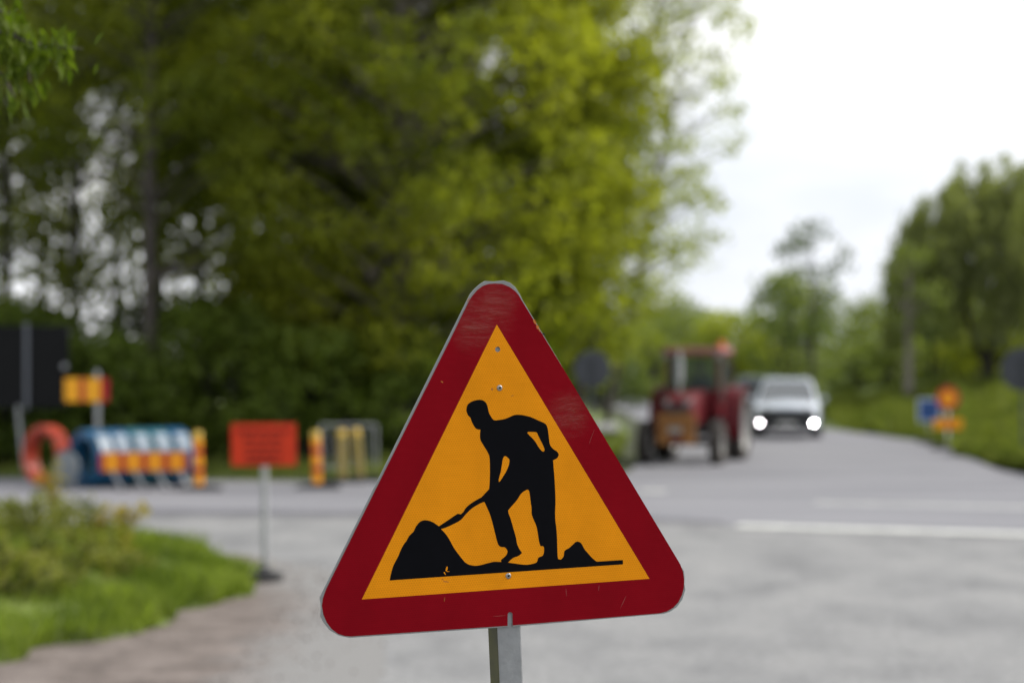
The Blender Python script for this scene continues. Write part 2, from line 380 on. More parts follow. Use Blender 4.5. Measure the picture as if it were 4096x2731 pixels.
# ------------------------------------------------------------------ leaves, grass and trees
def leaf_mesh(name, C, L, Wd, rng, axis=None, flat=.5):
    """one diamond-shaped, slightly folded leaf per centre; axis: preferred long direction"""
    n = len(C)
    if axis is None:
        a = rng.normal(size=(n, 3)); a[:, 2] -= .25
    else:
        a = np.array(axis)+rng.normal(scale=.28, size=(n, 3))
    a /= np.linalg.norm(a, axis=1)[:, None]
    nn = rng.normal(size=(n, 3)); nn[:, 2] += flat*2
    b = np.cross(nn, a); b /= (np.linalg.norm(b, axis=1)[:, None]+1e-9)
    up = np.cross(a, b)
    L = np.broadcast_to(L, (n,))[:, None]; Wd = np.broadcast_to(Wd, (n,))[:, None]
    V = np.empty((n, 4, 3)); V[:, 0] = C-a*L*.5; V[:, 1] = C+b*Wd*.5+up*Wd*.15-a*L*.05; V[:, 2] = C+a*L*.5; V[:, 3] = C-b*Wd*.5+up*Wd*.15-a*L*.05
    me = bpy.data.meshes.new(name)
    me.vertices.add(n*4); me.vertices.foreach_set('co', V.reshape(-1).astype(np.float32))
    me.loops.add(n*4); me.loops.foreach_set('vertex_index', np.arange(n*4, dtype=np.int32))
    me.polygons.add(n); me.polygons.foreach_set('loop_start', np.arange(0, n*4, 4, dtype=np.int32))
    me.update(calc_edges=True); return me
def clump_points(clumps, per, rng, hollow=.35):
    """leaf centres scattered in each clump (x,y,z,r): denser toward its shell"""
    out_ = []
    for (x, y, z, r, *dn) in clumps:
        n = max(6, int(per*r*r*(dn[0] if dn else 1))); d = rng.normal(size=(n, 3)); d /= np.linalg.norm(d, axis=1)[:, None]
        rr = r*(hollow+(1-hollow)*rng.random(n)**.6)*(.8+.45*rng.random(n))
        p = d*rr[:, None]*np.array([1.1, 1.1, .72]); out_.append(p+np.array([x, y, z]))
    return np.concatenate(out_)

def tree(name, x, y, h, rad, base, seed, leaf, bark, label, tr=.16, nclump=70, per=230, ls=.17, cr=(.5, 1.05), group=None, cat='tree', lean=(0, 0), top=1.0, z0=0.0, squash=1.0, keep=None, forks=1, lowfill=0.0):
    """trunk with limbs and a crown of leaf clumps set along the limbs; keep(x,z,rng) thins clumps"""
    rng = np.random.default_rng(seed); rd = random.Random(seed)
    root = empty(name, (x, y, z0)); tag(root, label, cat, group)
    mb = MB(); tips = []
    axes = []
    for k in range(forks):
        fa = 2*PI*k/max(1, forks)+rd.random(); sp = 0 if forks == 1 else h*.11
        pts = []
        for i in range(7):
            t = i/6
            pts.append((lean[0]*t*h+math.cos(fa)*sp*t+rd.uniform(-.06, .06)*h*.12*t, lean[1]*t*h+math.sin(fa)*sp*t*.6+rd.uniform(-.06, .06)*h*.12*t, -.1+t*(h*.93+.1)))
        axes.append(pts); mb.tube(pts, [tr*(1.25 if i == 0 else 1)*(1-.86*i/6) for i in range(7)], 9)
    clumps = []
    for k in range(nclump):
        t = rd.random()**(.85 if not lowfill else 1.15); z = base+(h-base)*t
        prof = math.sin(PI*(.10+.86*t))**.7 if top >= 1 else (1-t)**.8+.12
        a = rd.random()*2*PI; rr = rad*prof*(.25+.8*math.sqrt(rd.random()))
        pts = axes[k % forks]; s = max(0, min(5.99, (z-.25*rr)/(h*.93)*6)); i = int(s); fr = s-i
        cx = pts[i][0]+(pts[i+1][0]-pts[i][0])*fr; cy = pts[i][1]+(pts[i+1][1]-pts[i][1])*fr
        px, py = cx+math.cos(a)*rr, cy+math.sin(a)*rr*squash
        dens = keep(x+px, z, rd) if keep is not None else 1.0
        if rd.random() > .25+dens: continue
        clumps.append((px, py, z, rd.uniform(*cr)*(1.1-.35*t)*(1 if dens > .9 else .85), dens))
        if rr > .35*rad or rd.random() < .3:
            zb = max(.25*h if base > .2*h else base*.7, z-.45*rr-.15)
            s2 = max(0, min(5.99, zb/(h*.93)*6)); i2 = int(s2); f2 = s2-i2
            bx = pts[i2][0]+(pts[i2+1][0]-pts[i2][0])*f2; by = pts[i2][1]+(pts[i2+1][1]-pts[i2][1])*f2
            r0 = tr*.25*(1-.6*t)
            mid = ((bx+px)/2+rd.uniform(-.1, .1), (by+py)/2+rd.uniform(-.1, .1), zb+(z-zb)*.6)
            mb.tube([(bx, by, zb), mid, (px, py, z)], [r0, r0*.65, r0*.25], 5, cap=False)
    mb.build('trunk', bark, root, smooth=True)
    C = clump_points(clumps, per, rng)
    sz = ls*(.7+.6*rng.random(len(C)))
    link_mesh('crown', leaf_mesh('crown', C, sz, sz*.62, rng), leaf, root)
    return root

def shrub(name, x, y, h, rad, seed, leaf, label, nclump=26, per=240, ls=.14, cat='shrub', group=None, z0=0.0, bark=None, flat=1.0):
    rng = np.random.default_rng(seed); rd = random.Random(seed)
    root = empty(name, (x, y, z0)); tag(root, label, cat, group); mb = MB(); clumps = []
    for k in range(nclump):
        t = rd.random(); a = rd.random()*2*PI; rr = rad*math.sqrt(rd.random())*(1-.45*t*t); z = h*(.1+.82*t)
        p = (math.cos(a)*rr, math.sin(a)*rr*flat, z); clumps.append((p[0], p[1], z, rd.uniform(.2, .4)*max(.5, min(h, rad*1.4))*.75))
        if k % 2 == 0: mb.tube([(p[0]*.15, p[1]*.15, -.05), (p[0]*.5, p[1]*.5, z*.5), p], [.03*h*.5, .02*h*.5, .008], 5, cap=False)
    mb.build('stem', bark or bark_dark, root)
    C = clump_points(clumps, per, rng); C[:, 2] = np.maximum(C[:, 2], .03)
    sz = ls*(.7+.6*rng.random(len(C)))
    link_mesh('foliage', leaf_mesh('foliage', C, sz, sz*.62, rng), leaf, root)
    return root

# --- the wood on the left: tall thin trunks, high crowns, gaps between
FG = 'tall trees of the wood on the left'
def gaps(u_holes):             # thin the foliage where the wood is open
    def k(x, z, rd):
        for (x0, x1, z0, z1, p) in u_holes:
            if x0 < x < x1 and z0 < z < z1: return p
        return 1.0
    return k
def wood_gap_at(y):            # the same openings, spread a little wider in the rows farther back
    f = y/57
    return gaps([(-10.4*f, -8.5*f, 4.6, 3+5.4*f, .34), (-10.4*f, -8.5*f, 3.3, 4.6, .55), (-12.6*f, -10.4*f, 3.4, 3+3.8*f, .62), (-8.2*f, -6.4*f, 3+1.2*f, 3+3.1*f, .48), (-6.4*f, -4.2*f, 3+.8*f, 3+2.8*f, .58), (-13*f, -5*f, 6, 12, .88)])
FT = [  # photo column, distance, height, crown radius, crown base, trunk radius, clumps, bark, label
    (600, 51, 16, 3.2, 3.6, .19, 110, bark_m, 'tall straight grey trunk, thickest in the wood left of the sign'),
    (300, 55, 15, 3.0, 3.4, .12, 110, bark_dark, 'thin dark trunk in the bright gap at the left of the wood'),
    (30, 53, 15, 3.0, 3.0, .13, 110, bark_dark, 'dark tree at the left edge of the wood, behind the black board'),
    (-260, 57, 15, 3.4, 2.6, .14, 100, bark_dark, 'leafy tree cut by the left edge of the picture'),
    (470, 62, 16, 3.2, 4.0, .10, 100, bark_dark, 'slim trunk deep in the wood between the two nearer trunks'),
    (800, 60, 16, 3.4, 3.0, .14, 130, bark_dark, 'shaded tree in the wood right of the thick grey trunk'),
    (160, 64, 16, 3.2, 4.2, .10, 100, bark_dark, 'slim trunk far back at the left of the wood'),
    (1080, 58, 16, 3.8, 2.4, .17, 170, bark_dark, 'broad shaded tree above the fluorescent red board'),
    (1300, 66, 17, 4.2, 2.4, .18, 170, bark_dark, 'dark tree deep in the wood above the right marker post'),
    (950, 70, 17, 4.0, 3.0, .16, 150, bark_dark, 'dark tree at the very back of the wood, left of centre'),
    (640, 71, 17, 3.6, 5.4, .14, 120, bark_dark, 'high-crowned tree at the back behind the thick grey trunk'),
    (250, 72, 17, 3.8, 6.6, .14, 120, bark_dark, 'high-crowned tree at the back, over the bright gap'),
    (-40, 69, 17, 3.8, 4.2, .14, 120, bark_dark, 'tree at the back of the wood by the left edge')]
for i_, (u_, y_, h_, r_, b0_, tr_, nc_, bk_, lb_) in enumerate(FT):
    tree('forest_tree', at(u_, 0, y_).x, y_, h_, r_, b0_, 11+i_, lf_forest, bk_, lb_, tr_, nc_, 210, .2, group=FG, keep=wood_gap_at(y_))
# --- the big bright lime trees behind the sign
LG = 'bright green roadside trees behind the sign'
tree('lime_tree', at(1605, 0, 52.5).x, 52.5, 15.5, 4.4, 1.9, 21, lf_lime, bark_pale, 'bright green tree whose pale trunk stands behind the left edge of the sign', .20, 340, 200, .2, group=LG)
tree('lime_tree', at(2110, 0, 56).x, 56, 16, 3.0, 3.4, 22, lf_lime, bark_m, 'large yellow-green tree straight above the tip of the sign', .22, 330, 200, .2, group=LG)
tree('lime_tree', at(1850, 0, 61).x, 61, 17, 4.4, 2.0, 23, lf_forest, bark_dark, 'dark green tree standing behind the two bright ones', .2, 260, 210, .22, group=LG)
tree('lime_tree', at(2230, 0, 66).x, 66, 12, 1.7, 1.6, 26, lf_forest, bark_dark, 'dark tree in the shade under the right of the big crown', .16, 70, 200, .22, group=LG)
tree('lime_tree', at(2270, 0, 64).x, 64, 14.5, 3.0, 2.4, 24, lf_spring, bark_m, 'thin yellow-green tree with sky between its leaves, next right of the big crown', .13, 210, 150, .17, cr=(.28, .62), group=LG, lean=(.19, 0), lowfill=1)
tree('lime_tree', at(1250, 0, 55).x, 55, 13.5, 3.4, 2.0, 25, lf_lime, bark_m, 'green tree above the striped marker posts, left of the pale trunk', .15, 210, 200, .2, group=LG, keep=wood_gap_at(55))
tree('lime_tree', 2.9, 76, 15, 2.7, 2.6, 27, lf_spring, bark_m, 'airy light tree reaching far right over the tractor, sky showing all through it', .12, 170, 105, .18, cr=(.28, .6), group=LG, lean=(.20, 0))
# --- dark undergrowth at the foot of the wood
UG = 'dark shrubs along the edge of the wood'
under = [(-15.2, 51.5, 3.6, 2.0), (-12.8, 50.6, 3.2, 1.7), (-10.4, 51.2, 3.5, 1.8), (-8.2, 50.4, 3.0, 1.7), (-6.2, 51.4, 3.7, 1.8), (-4.2, 50.6, 2.9, 1.6), (-2.2, 51.2, 3.0, 1.6), (-.4, 52.2, 2.8, 1.5),
         (-14, 55.5, 3.6, 2.2), (-10.8, 56, 3.5, 2.2), (-7.6, 55.6, 3.8, 2.2), (-4.6, 56.2, 3.4, 2.2), (-1.8, 56.6, 3.4, 2.2)]
ul = ['dark shrub at the far left behind the black board', 'dark shrub behind the orange conduit coil', 'dark shrub behind the small striped board on its post', 'dark shrub behind the blue coils',
      'tall dark shrub between the coils and the red board', 'dark shrub straight behind the fluorescent red board', 'dark shrub behind the right marker post', 'shrub at the right end of the dark row, by the pale trunk',
      'shrub in the second row, at the left edge of the wood', 'second-row shrub under the bright gap between the trunks', 'second-row shrub behind the thick grey trunk', 'second-row shrub behind the red board', 'second-row shrub behind the marker posts']
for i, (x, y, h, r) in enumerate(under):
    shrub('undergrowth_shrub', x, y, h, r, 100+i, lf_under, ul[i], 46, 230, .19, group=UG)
# --- far hedges and trees closing the view on the right
FH = 'pale trees and hedges far down the road'
far = [(3.6, 104, 3.8, 2.6, lf_far, 'pale green bush far off, left of the tractor'), (6.6, 110, 3.6, 2.6, lf_far, 'pale green bush straight behind the tractor'), (9.6, 106, 3.8, 2.4, lf_spring, 'yellow-green bush between the tractor and the car'),
       (12.4, 112, 4.6, 2.8, lf_far, 'pale bush behind the white car'), (15.2, 108, 4.4, 2.6, lf_far, 'pale bush right of the white car'), (18.0, 104, 4.6, 2.8, lf_spring, 'yellow-green bush left of the willow'), (1.0, 98, 5.6, 2.6, lf_fardark, 'dark bush beside the round sign back'),
       (21, 112, 5.4, 3.2, lf_far, 'bush behind the willow'), (25, 110, 5.6, 3.4, lf_fardark, 'dark bush at the right edge of the picture')]
far += [(13.6, 92, 3.4, 2.0, lf_far, 'pale green bush on the bank just right of the white car'), (16.2, 94, 4.4, 2.2, lf_fardark, 'dark green bush left of the pale trunk'), (18.6, 92, 4.0, 2.2, lf_lime, 'olive bush behind the blue sign'), (20.6, 90, 3.6, 2.0, lf_far, 'pale bush under the left side of the willow'),
        (11.6, 100, 5.6, 2.2, lf_far, 'taller pale bush behind the lit car'), (8.2, 122, 4.2, 3.0, lf_fardark, 'blue-green mass farthest away above the tractor roof'), (-.6, 108, 6.4, 3.0, lf_far, 'pale bush glimpsed under the big crown'), (23.4, 92, 3.4, 2.2, lf_fardark, 'dark bush beside the forked trunk'), (3.5, 92, 2.2, 1.5, lf_fardark, 'low dark bush between the round sign back and the tractor')]
for i, (x, y, h, r, lm, lb) in enumerate(far):
    shrub('far_bush', x, y, h, r, 200+i, lm, lb, 40, 110, .26, group=FH, z0=.2)
tree('ragged_tree', at(3250, 0, 96).x, 96, 7.0, 1.9, 2.0, 31, lf_fardark, bark_dark, 'ragged dark tree with gaps, in the open sky right of centre', .12, 44, 150, .22, cr=(.3, .65), z0=.4)
tree('far_tree', at(2700, 0, 118).x, 118, 4.6, 2.2, 1.4, 32, lf_far, bark_m, 'low pale tree far behind the tractor', .14, 50, 90, .26, group=FH)
tree('birch_tree', at(3635, 0, 80).x, 80, 5.2, 1.2, 2.6, 33, lf_far, bark_pale, 'small tree with a straight pale trunk beside the road, right of the white car', .17, 26, 120, .2, cr=(.35, .7), z0=.5)

def willow(x, y, z0, h, rad, seed, label):
    rng = np.random.default_rng(seed); rd = random.Random(seed)
    root = empty('willow_tree', (x, y, z0)); tag(root, label, 'tree'); mb = MB()
    mb.tube([(0, 0, -.2), (.05, 0, .7), (.0, 0, 1.3)], [.26, .2, .19], 10)
    for (sx, tz) in ((-.95, h*.82), (.75, h*.86)):
        mb.tube([(0, 0, 1.15), (sx*.5, .05, 2.2), (sx*.85, .1, 3.4), (sx*1.1, .1, tz)], [.17, .14, .1, .03], 8)
    Cs = []
    for k in range(370):       # hanging strands
        a = rd.random()*2*PI; rr = rad*math.sqrt(rd.random()); q = rr/rad
        zt = h*(1.0-.42*q**2.2)*rd.uniform(.8, 1.03); ln = rd.uniform(1.2, 3.0)*(.7+.5*q)
        n = int(ln*48); t = rng.random(n); bx, by = .55+math.cos(a)*rr, math.sin(a)*rr
        Cs.append(np.stack([bx+rng.normal(scale=.13, size=n), by+rng.normal(scale=.13, size=n), np.maximum(zt-t*ln, 1.7+.4*rng.random(n))], 1))
        if k % 5 == 0: mb.tube([(bx*.25, by*.25, max(1.6, zt-1.6)), (bx*.7, by*.7, zt-.3), (bx, by, zt)], [.05, .03, .012], 5, cap=False)
    mb.build('trunk', bark_dark, root, smooth=True)
    C = np.concatenate(Cs); sz = .26*(.7+.6*rng.random(len(C)))
    link_mesh('crown', leaf_mesh('crown', C, sz, sz*.32, rng, axis=(0, 0, -1)), lf_willow, root)
    return root
willow(at(3945, 0, 84).x, 84, .75, 8.3, 4.2, 41, 'large dark weeping tree with a forked trunk on the right bank')

# --- the near branch hanging into the top left corner
def near_branch():
    rng = np.random.default_rng(7); rd = random.Random(7)
    B = Vector((-3.1, 8.9, 0)); root = empty('overhanging_tree', B)
    tag(root, 'leafy twigs hanging into the top left corner, close to the camera', 'tree')
    mb = MB(); mb.tube([(0, 0, -.1), (.05, 0, 1.5), (.0, .05, 3.2), (-.1, .1, 5.6)], [.16, .13, .11, .05], 10)
    Cs, Ax = [], []
    def P(u, v, Y): return at(u, v, Y)-B
    limbs = [[(-560, 60), (-200, 80), (20, 135), (130, 175), (240, 190), (330, 195)], [(-520, -80), (-150, 60), (60, 120), (110, 230), (120, 330)], [(-400, 220), (-120, 250), (10, 300), (60, 390)], [(-420, -20), (-80, 20), (40, 60), (90, 120)]]
    for li, lm in enumerate(limbs):
        pts = [P(u, v, 8.6+.12*li) for (u, v) in lm]; pts = [Vector((0, .02, 3.3+.25*li))]+pts
        mb.tube(pts, [.02]+[.011-.0017*i for i in range(len(pts)-1)], 5)
        for i in range(1, len(pts)-1):
            a, b = pts[i], pts[i+1]; n = int((b-a).length*330)
            for k in range(n):
                t = rd.random(); p = a.lerp(b, t); dz = rd.random()**1.3*.13
                Cs.append((p.x+rd.gauss(0, .035), p.y+rd.gauss(0, .06), p.z+.035-dz)); Ax.append((rd.gauss(.1, .3), rd.gauss(0, .3), -1))
    mb.build('branch', bark_m, root, smooth=True)
    C = np.array(Cs); sz = .072*(.7+.6*rng.random(len(C)))
    link_mesh('foliage', leaf_mesh('foliage', C, sz, sz*.34, rng, axis=np.array(Ax)), lf_hang, root)
near_branch()

# --- grass
def grass(name, n, pick, hgt, wd, m, label, seed):
    rng = np.random.default_rng(seed); rd = random.Random(seed); P = []
    while len(P) < n:
        p = pick(rd)
        if p: P.append(p)
    P = np.array(P); h = hgt*(.5+.8*rng.random(n))*(.75+.45*np.sin(P[:, 0]*2.3+P[:, 1]*1.1)*np.sin(P[:, 1]*1.7-P[:, 0]))
    a = rng.random(n)*2*PI; b = np.stack([np.cos(a), np.sin(a), np.zeros(n)], 1)*(wd*(.6+.8*rng.random(n)))[:, None]
    ln = rng.normal(scale=.3, size=(n, 3)); ln[:, 2] = 0
    V = np.empty((n, 4, 3)); up = np.array([0, 0, 1.0])
    V[:, 0] = P-b; V[:, 1] = P+b; V[:, 2] = P+b*.25+up*h[:, None]+ln*h[:, None]; V[:, 3] = P-b*.7+up*h[:, None]*.55+ln*h[:, None]*.3
    me = bpy.data.meshes.new(name); me.vertices.add(n*4); me.vertices.foreach_set('co', V.reshape(-1).astype(np.float32))
    me.loops.add(n*4); me.loops.foreach_set('vertex_index', np.arange(n*4, dtype=np.int32))
    me.polygons.add(n); me.polygons.foreach_set('loop_start', np.arange(0, n*4, 4, dtype=np.int32)); me.update(calc_edges=True)
    o = link_mesh(name, me, m); tag(o, label, 'grass', kind='stuff'); return o
def pick_verge(rd):
    x, y = rd.uniform(-9.5, -2.6), rd.uniform(17, 33.4); z = verge_z(x, y)
    return (x, y, z-.02) if z > 0 else None
def pick_bank(rd):
    y = 46+rd.random()**1.3*40; x = rd.uniform(10, .225*y+2); z = bank_z(x, y)
    return (x, y, z-.02) if z > 0 else None
def pick_lawn(rd):
    y = 46.5+rd.random()**1.4*22; x = rd.uniform(-.235*y, 4); z = lawn_z(x, y)
    return (x, y, z-.02) if z > 0 else None
grass('verge_grass', 52000, pick_verge, .22, .009, grass_m, 'bright green grass on the verge at the lower left', 51)
grass('bank_grass', 60000, pick_bank, .42, .02, grass_dk, 'rough grass on the bank along the right of the road', 52)
grass('roadside_grass', 26000, pick_lawn, .22, .018, grass_dk, 'grass between the crossing road and the wood', 53)

# verge plants
VG = 'leafy plants on the near left verge'
vsp = [(150, 2330, .66, .62, lf_verge, 'leafy plant on the verge at the left edge of the picture'), (330, 2300, .54, .55, lf_verge, 'leafy plant in the middle of the verge clump'), (60, 2500, .62, .6, lf_verge, 'low leafy plant nearest the camera on the verge'),
       (420, 2400, .5, .48, lf_verge, 'small plant at the right of the verge clump'), (250, 2210, .3, .5, lf_verge, 'leafy plant at the back of the verge, under the yellow sapling'), (250, 2450, .56, .55, lf_verge, 'leafy plant at the front middle of the verge clump'), (-60, 2260, .45, .6, lf_verge, 'leafy plant cut by the left edge at the back of the verge')]
for i, (u, v, h, r, lm, lb) in enumerate(vsp):
    g = gp(u, v); shrub('verge_plant', g.x, g.y, h, r, 300+i, lm, lb, 30, 1300, .075, 'plant', VG, max(.0, verge_z(g.x, g.y)-.03))
def sapling(u, v, h, seed, label, spread=.16, n=70):
    rng = np.random.default_rng(seed); rd = random.Random(seed); g = gp(u, v)
    root = empty('yellow_sapling', (g.x, g.y, max(0, verge_z(g.x, g.y)-.03))); tag(root, label, 'sapling', 'yellowed saplings on the verge'); mb = MB(); Cs = []
    for k in range(3):
        tx = rd.uniform(-.5, 1)*spread*1.5; pts = [(0, 0, 0), (tx*.2, 0, h*.5), (tx, rd.uniform(-.05, .05), h*rd.uniform(.7, 1))]
        mb.tube(pts, [.014, .011, .004], 6)
        for q in range(n//3):
            t = rd.random(); p = Vector(pts[0]).lerp(Vector(pts[1]), t*2) if t < .5 else Vector(pts[1]).lerp(Vector(pts[2]), t*2-1)
            Cs.append((p.x+rd.gauss(0, .025+.03*t), p.y+rd.gauss(0, .04), p.z+rd.gauss(0, .03)))
    mb.build('stem', mat('dry_stem', (.35, .28, .1), .8) if 'dry_stem' not in MATS else MATS['dry_stem'], root)
    C = np.array(Cs); sz = .095*(.7+.6*rng.random(len(C))); link_mesh('foliage', leaf_mesh('foliage', C, sz, sz*.5, rng), lf_yellow, root)
sapling(212, 2225, 1.12, 61, 'tall thin yellow sapling in front of the blue coil', .24, 170)
sapling(490, 2330, .62, 62, 'short yellowish sapling at the right of the verge plants', .2, 200)
sapling(400, 2310, .5, 63, 'lowest yellowish sapling, between the verge plants', .18, 170)

# ------------------------------------------------------------------ the roadworks sign
def film_mat(name, col, lift, rough=.38, spec=.22, glare_spots=()):
    """reflective sheeting: honeycomb cells pressed into it, wavy where it was laid, scuffed"""
    m = bpy.data.materials.new(name); m.use_nodes = True; n = m.node_tree; b = n.nodes['Principled BSDF']
    b.inputs['Roughness'].default_value = rough; b.inputs['Specular IOR Level'].default_value = spec
    t = n.nodes.new('ShaderNodeTexCoord'); acc = None
    k = 2*PI/.0052
    for ang in (0, 60, 120):
        d = n.nodes.new('ShaderNodeVectorMath'); d.operation = 'DOT_PRODUCT'; d.inputs[1].default_value = (k*math.cos(R(ang+30)), k*math.sin(R(ang+30)), 0)
        n.links.new(t.outputs['Object'], d.inputs[0])
        c = n.nodes.new('ShaderNodeMath'); c.operation = 'COSINE'; n.links.new(d.outputs['Value'], c.inputs[0])
        if acc is None: acc = c
        else:
            a = n.nodes.new('ShaderNodeMath'); a.operation = 'ADD'; n.links.new(acc.outputs[0], a.inputs[0]); n.links.new(c.outputs[0], a.inputs[1]); acc = a
    mr = n.nodes.new('ShaderNodeMapRange'); mr.inputs['From Min'].default_value = -1.2; mr.inputs['From Max'].default_value = -.6
    mr.inputs['To Min'].default_value = 1.0+lift; mr.inputs['To Max'].default_value = 1.0
    n.links.new(acc.outputs[0], mr.inputs['Value'])
    z = n.nodes.new('ShaderNodeTexNoise'); z.inputs['Scale'].default_value = 1; z.inputs['Detail'].default_value = 7
    mpd = n.nodes.new('ShaderNodeMapping'); mpd.inputs['Scale'].default_value = (9, 4.5, 1); n.links.new(t.outputs['Object'], mpd.inputs['Vector']); n.links.new(mpd.outputs['Vector'], z.inputs['Vector'])
    m2 = n.nodes.new('ShaderNodeMapRange'); m2.inputs['From Min'].default_value = .3; m2.inputs['From Max'].default_value = .7; m2.inputs['To Min'].default_value = .89; m2.inputs['To Max'].default_value = 1.05
    n.links.new(z.outputs['Fac'], m2.inputs['Value'])
    mu = n.nodes.new('ShaderNodeMath'); mu.operation = 'MULTIPLY'; n.links.new(mr.outputs[0], mu.inputs[0]); n.links.new(m2.outputs[0], mu.inputs[1])
    sc = n.nodes.new('ShaderNodeVectorMath'); sc.operation = 'SCALE'; sc.inputs[0].default_value = tuple(col)[:3]; n.links.new(mu.outputs[0], sc.inputs['Scale'])
    n.links.new(sc.outputs['Vector'], b.inputs['Base Color'])
    mp_ = n.nodes.new('ShaderNodeMapping'); mp_.inputs['Scale'].default_value = (14, 42, 1); n.links.new(t.outputs['Object'], mp_.inputs['Vector'])
    z3 = n.nodes.new('ShaderNodeTexNoise'); z3.inputs['Scale'].default_value = 1.6; z3.inputs['Detail'].default_value = 3; n.links.new(mp_.outputs['Vector'], z3.inputs['Vector'])
    bp = n.nodes.new('ShaderNodeBump'); bp.inputs['Strength'].default_value = .25; bp.inputs['Distance'].default_value = .002; n.links.new(z3.outputs['Fac'], bp.inputs['Height'])
    n.links.new(bp.outputs['Normal'], b.inputs['Normal'])
    b.inputs['Coat Roughness'].default_value = .14; b.inputs['Coat IOR'].default_value = 1.9
    bp2 = n.nodes.new('ShaderNodeBump'); bp2.inputs['Strength'].default_value = .5; bp2.inputs['Distance'].default_value = .004; n.links.new(z3.outputs['Fac'], bp2.inputs['Height']); n.links.new(bp2.outputs['Normal'], b.inputs['Coat Normal'])
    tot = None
    for (u, v, r_, amt) in glare_spots:   # extra coat masked into spots, placing the border's highlights
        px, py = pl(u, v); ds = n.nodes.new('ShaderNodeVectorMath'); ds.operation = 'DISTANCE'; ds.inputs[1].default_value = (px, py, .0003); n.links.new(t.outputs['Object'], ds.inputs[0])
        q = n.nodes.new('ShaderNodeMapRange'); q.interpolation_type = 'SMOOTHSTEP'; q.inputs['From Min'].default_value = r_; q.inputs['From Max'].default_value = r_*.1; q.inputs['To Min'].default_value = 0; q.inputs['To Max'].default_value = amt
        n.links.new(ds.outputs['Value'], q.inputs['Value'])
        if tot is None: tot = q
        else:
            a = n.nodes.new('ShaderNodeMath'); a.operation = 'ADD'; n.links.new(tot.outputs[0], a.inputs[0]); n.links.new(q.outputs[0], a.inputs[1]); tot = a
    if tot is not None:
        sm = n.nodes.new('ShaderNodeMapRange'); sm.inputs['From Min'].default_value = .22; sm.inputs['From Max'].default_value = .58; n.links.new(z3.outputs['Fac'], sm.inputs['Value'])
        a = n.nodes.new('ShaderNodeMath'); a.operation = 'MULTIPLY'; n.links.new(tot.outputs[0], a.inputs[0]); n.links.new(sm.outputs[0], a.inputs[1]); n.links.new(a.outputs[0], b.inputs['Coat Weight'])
    return m
film_black = mat('film_black', (.0040, .0042, .0065), .45, spec=.07, var=.2, vscale=12)
plate_m = mat('plate_aluminium', (.30, .31, .315), .55, metal=.2, var=.15, vscale=14)
post_m = mat('post_galvanised', (.36, .37, .385), .55, metal=.2, var=.28, vscale=7, bump=.12, bscale=40)
algae_m = mat('post_algae', (.085, .085, .03), .8, col2=(.05, .05, .028), vscale=9)

yaw, roll = R(20.0), R(2.66)
t0 = Vector((math.cos(yaw), math.sin(yaw), 0)); up0 = Vector((0, 0, 1)); nrm = Vector((math.sin(yaw), -math.cos(yaw), 0))
tx = t0*math.cos(roll)+up0*math.sin(roll); ty = up0*math.cos(roll)-t0*math.sin(roll)
P0 = at(2036, 1950, SIGN_D)
base = P0-ty*(P0.z/ty.z)
MS = Matrix((( tx.x, ty.x, nrm.x, base.x), (tx.y, ty.y, nrm.y, base.y), (tx.z, ty.z, nrm.z, base.z), (0, 0, 0, 1)))
MI = MS.inverted()
C0 = Vector((0, 0, H))
def pl(u, v):                  # photo pixel -> coordinates on the sign's face
    d = (at(u, v, 1.0)-C0); s = (P0-C0).dot(nrm)/d.dot(nrm)
    p = MI @ (C0+d*s); return (p.x, p.y)
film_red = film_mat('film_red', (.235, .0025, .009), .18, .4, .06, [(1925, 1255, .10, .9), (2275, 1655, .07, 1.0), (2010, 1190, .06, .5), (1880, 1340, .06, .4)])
film_yellow = film_mat('film_yellow', (.84, .295, .008), .22, .42, .06)
def zoomed(pts, x0, y0, k): return [pl(x0+a/k, y0+b/k) for (a, b) in pts]
rs = empty('roadworks_sign'); rs.matrix_world = MS
tag(rs, 'large triangular red and yellow sign with a black digging worker, sharp in front', 'road sign')
def round_loop(pts, n=4):      # closed Catmull-Rom; corners marked with a third value stay sharp
    P = pts; m_ = len(P); out_ = []
    for i in range(m_):
        a, b, c, d = P[i-1], P[i], P[(i+1) % m_], P[(i+2) % m_]
        A = b if len(b) > 2 else a; D = c if len(c) > 2 else d
        for k in range(n):
            t = k/n
            out_.append(tuple(.5*((2*b[j])+(c[j]-A[j])*t+(2*A[j]-5*b[j]+4*c[j]-D[j])*t*t+(3*b[j]-A[j]-3*c[j]+D[j])*t**3) for j in (0, 1)))
    return out_
plate_px = [(665, 42), (700, 43.5), (735, 40), (760, 48), (780, 65), (797, 91), (810, 118), (1421, 1142), (1424, 1165), (1423, 1190), (1427, 1213), (1415, 1250), (1395, 1278), (1370, 1296), (1345, 1304.5), (770, 1350)]
plate_px2 = [(751, 1352), (150, 1396), (110, 1387), (75, 1367), (50, 1335), (40, 1315), (42, 1280), (37, 1243), (46, 1224), (609, 91), (625, 72), (645, 54)]
slot3 = [(1785, 690), (1784, 572), (1776, 562), (1764, 558), (1753, 562), (1745, 572), (1743, 692)]
outer = zoomed(plate_px[:-1], 1240, 1080, .95)+zoomed(slot3, 1260, 2200, 2.2615)+zoomed(plate_px2[1:], 1240, 1080, .95)
def circle(u, v, r_px, n=20):
    c = pl(u, v); rr = r_px*SIGN_D/F; return [(c[0]+rr*math.cos(2*PI*i/n), c[1]+rr*math.sin(2*PI*i/n)) for i in range(n)]
hole = circle(1990.5, 1397, 10)
flat_shape('plate', [outer, hole], .0026, 0.0, plate_m, rs, bevel=.0004)
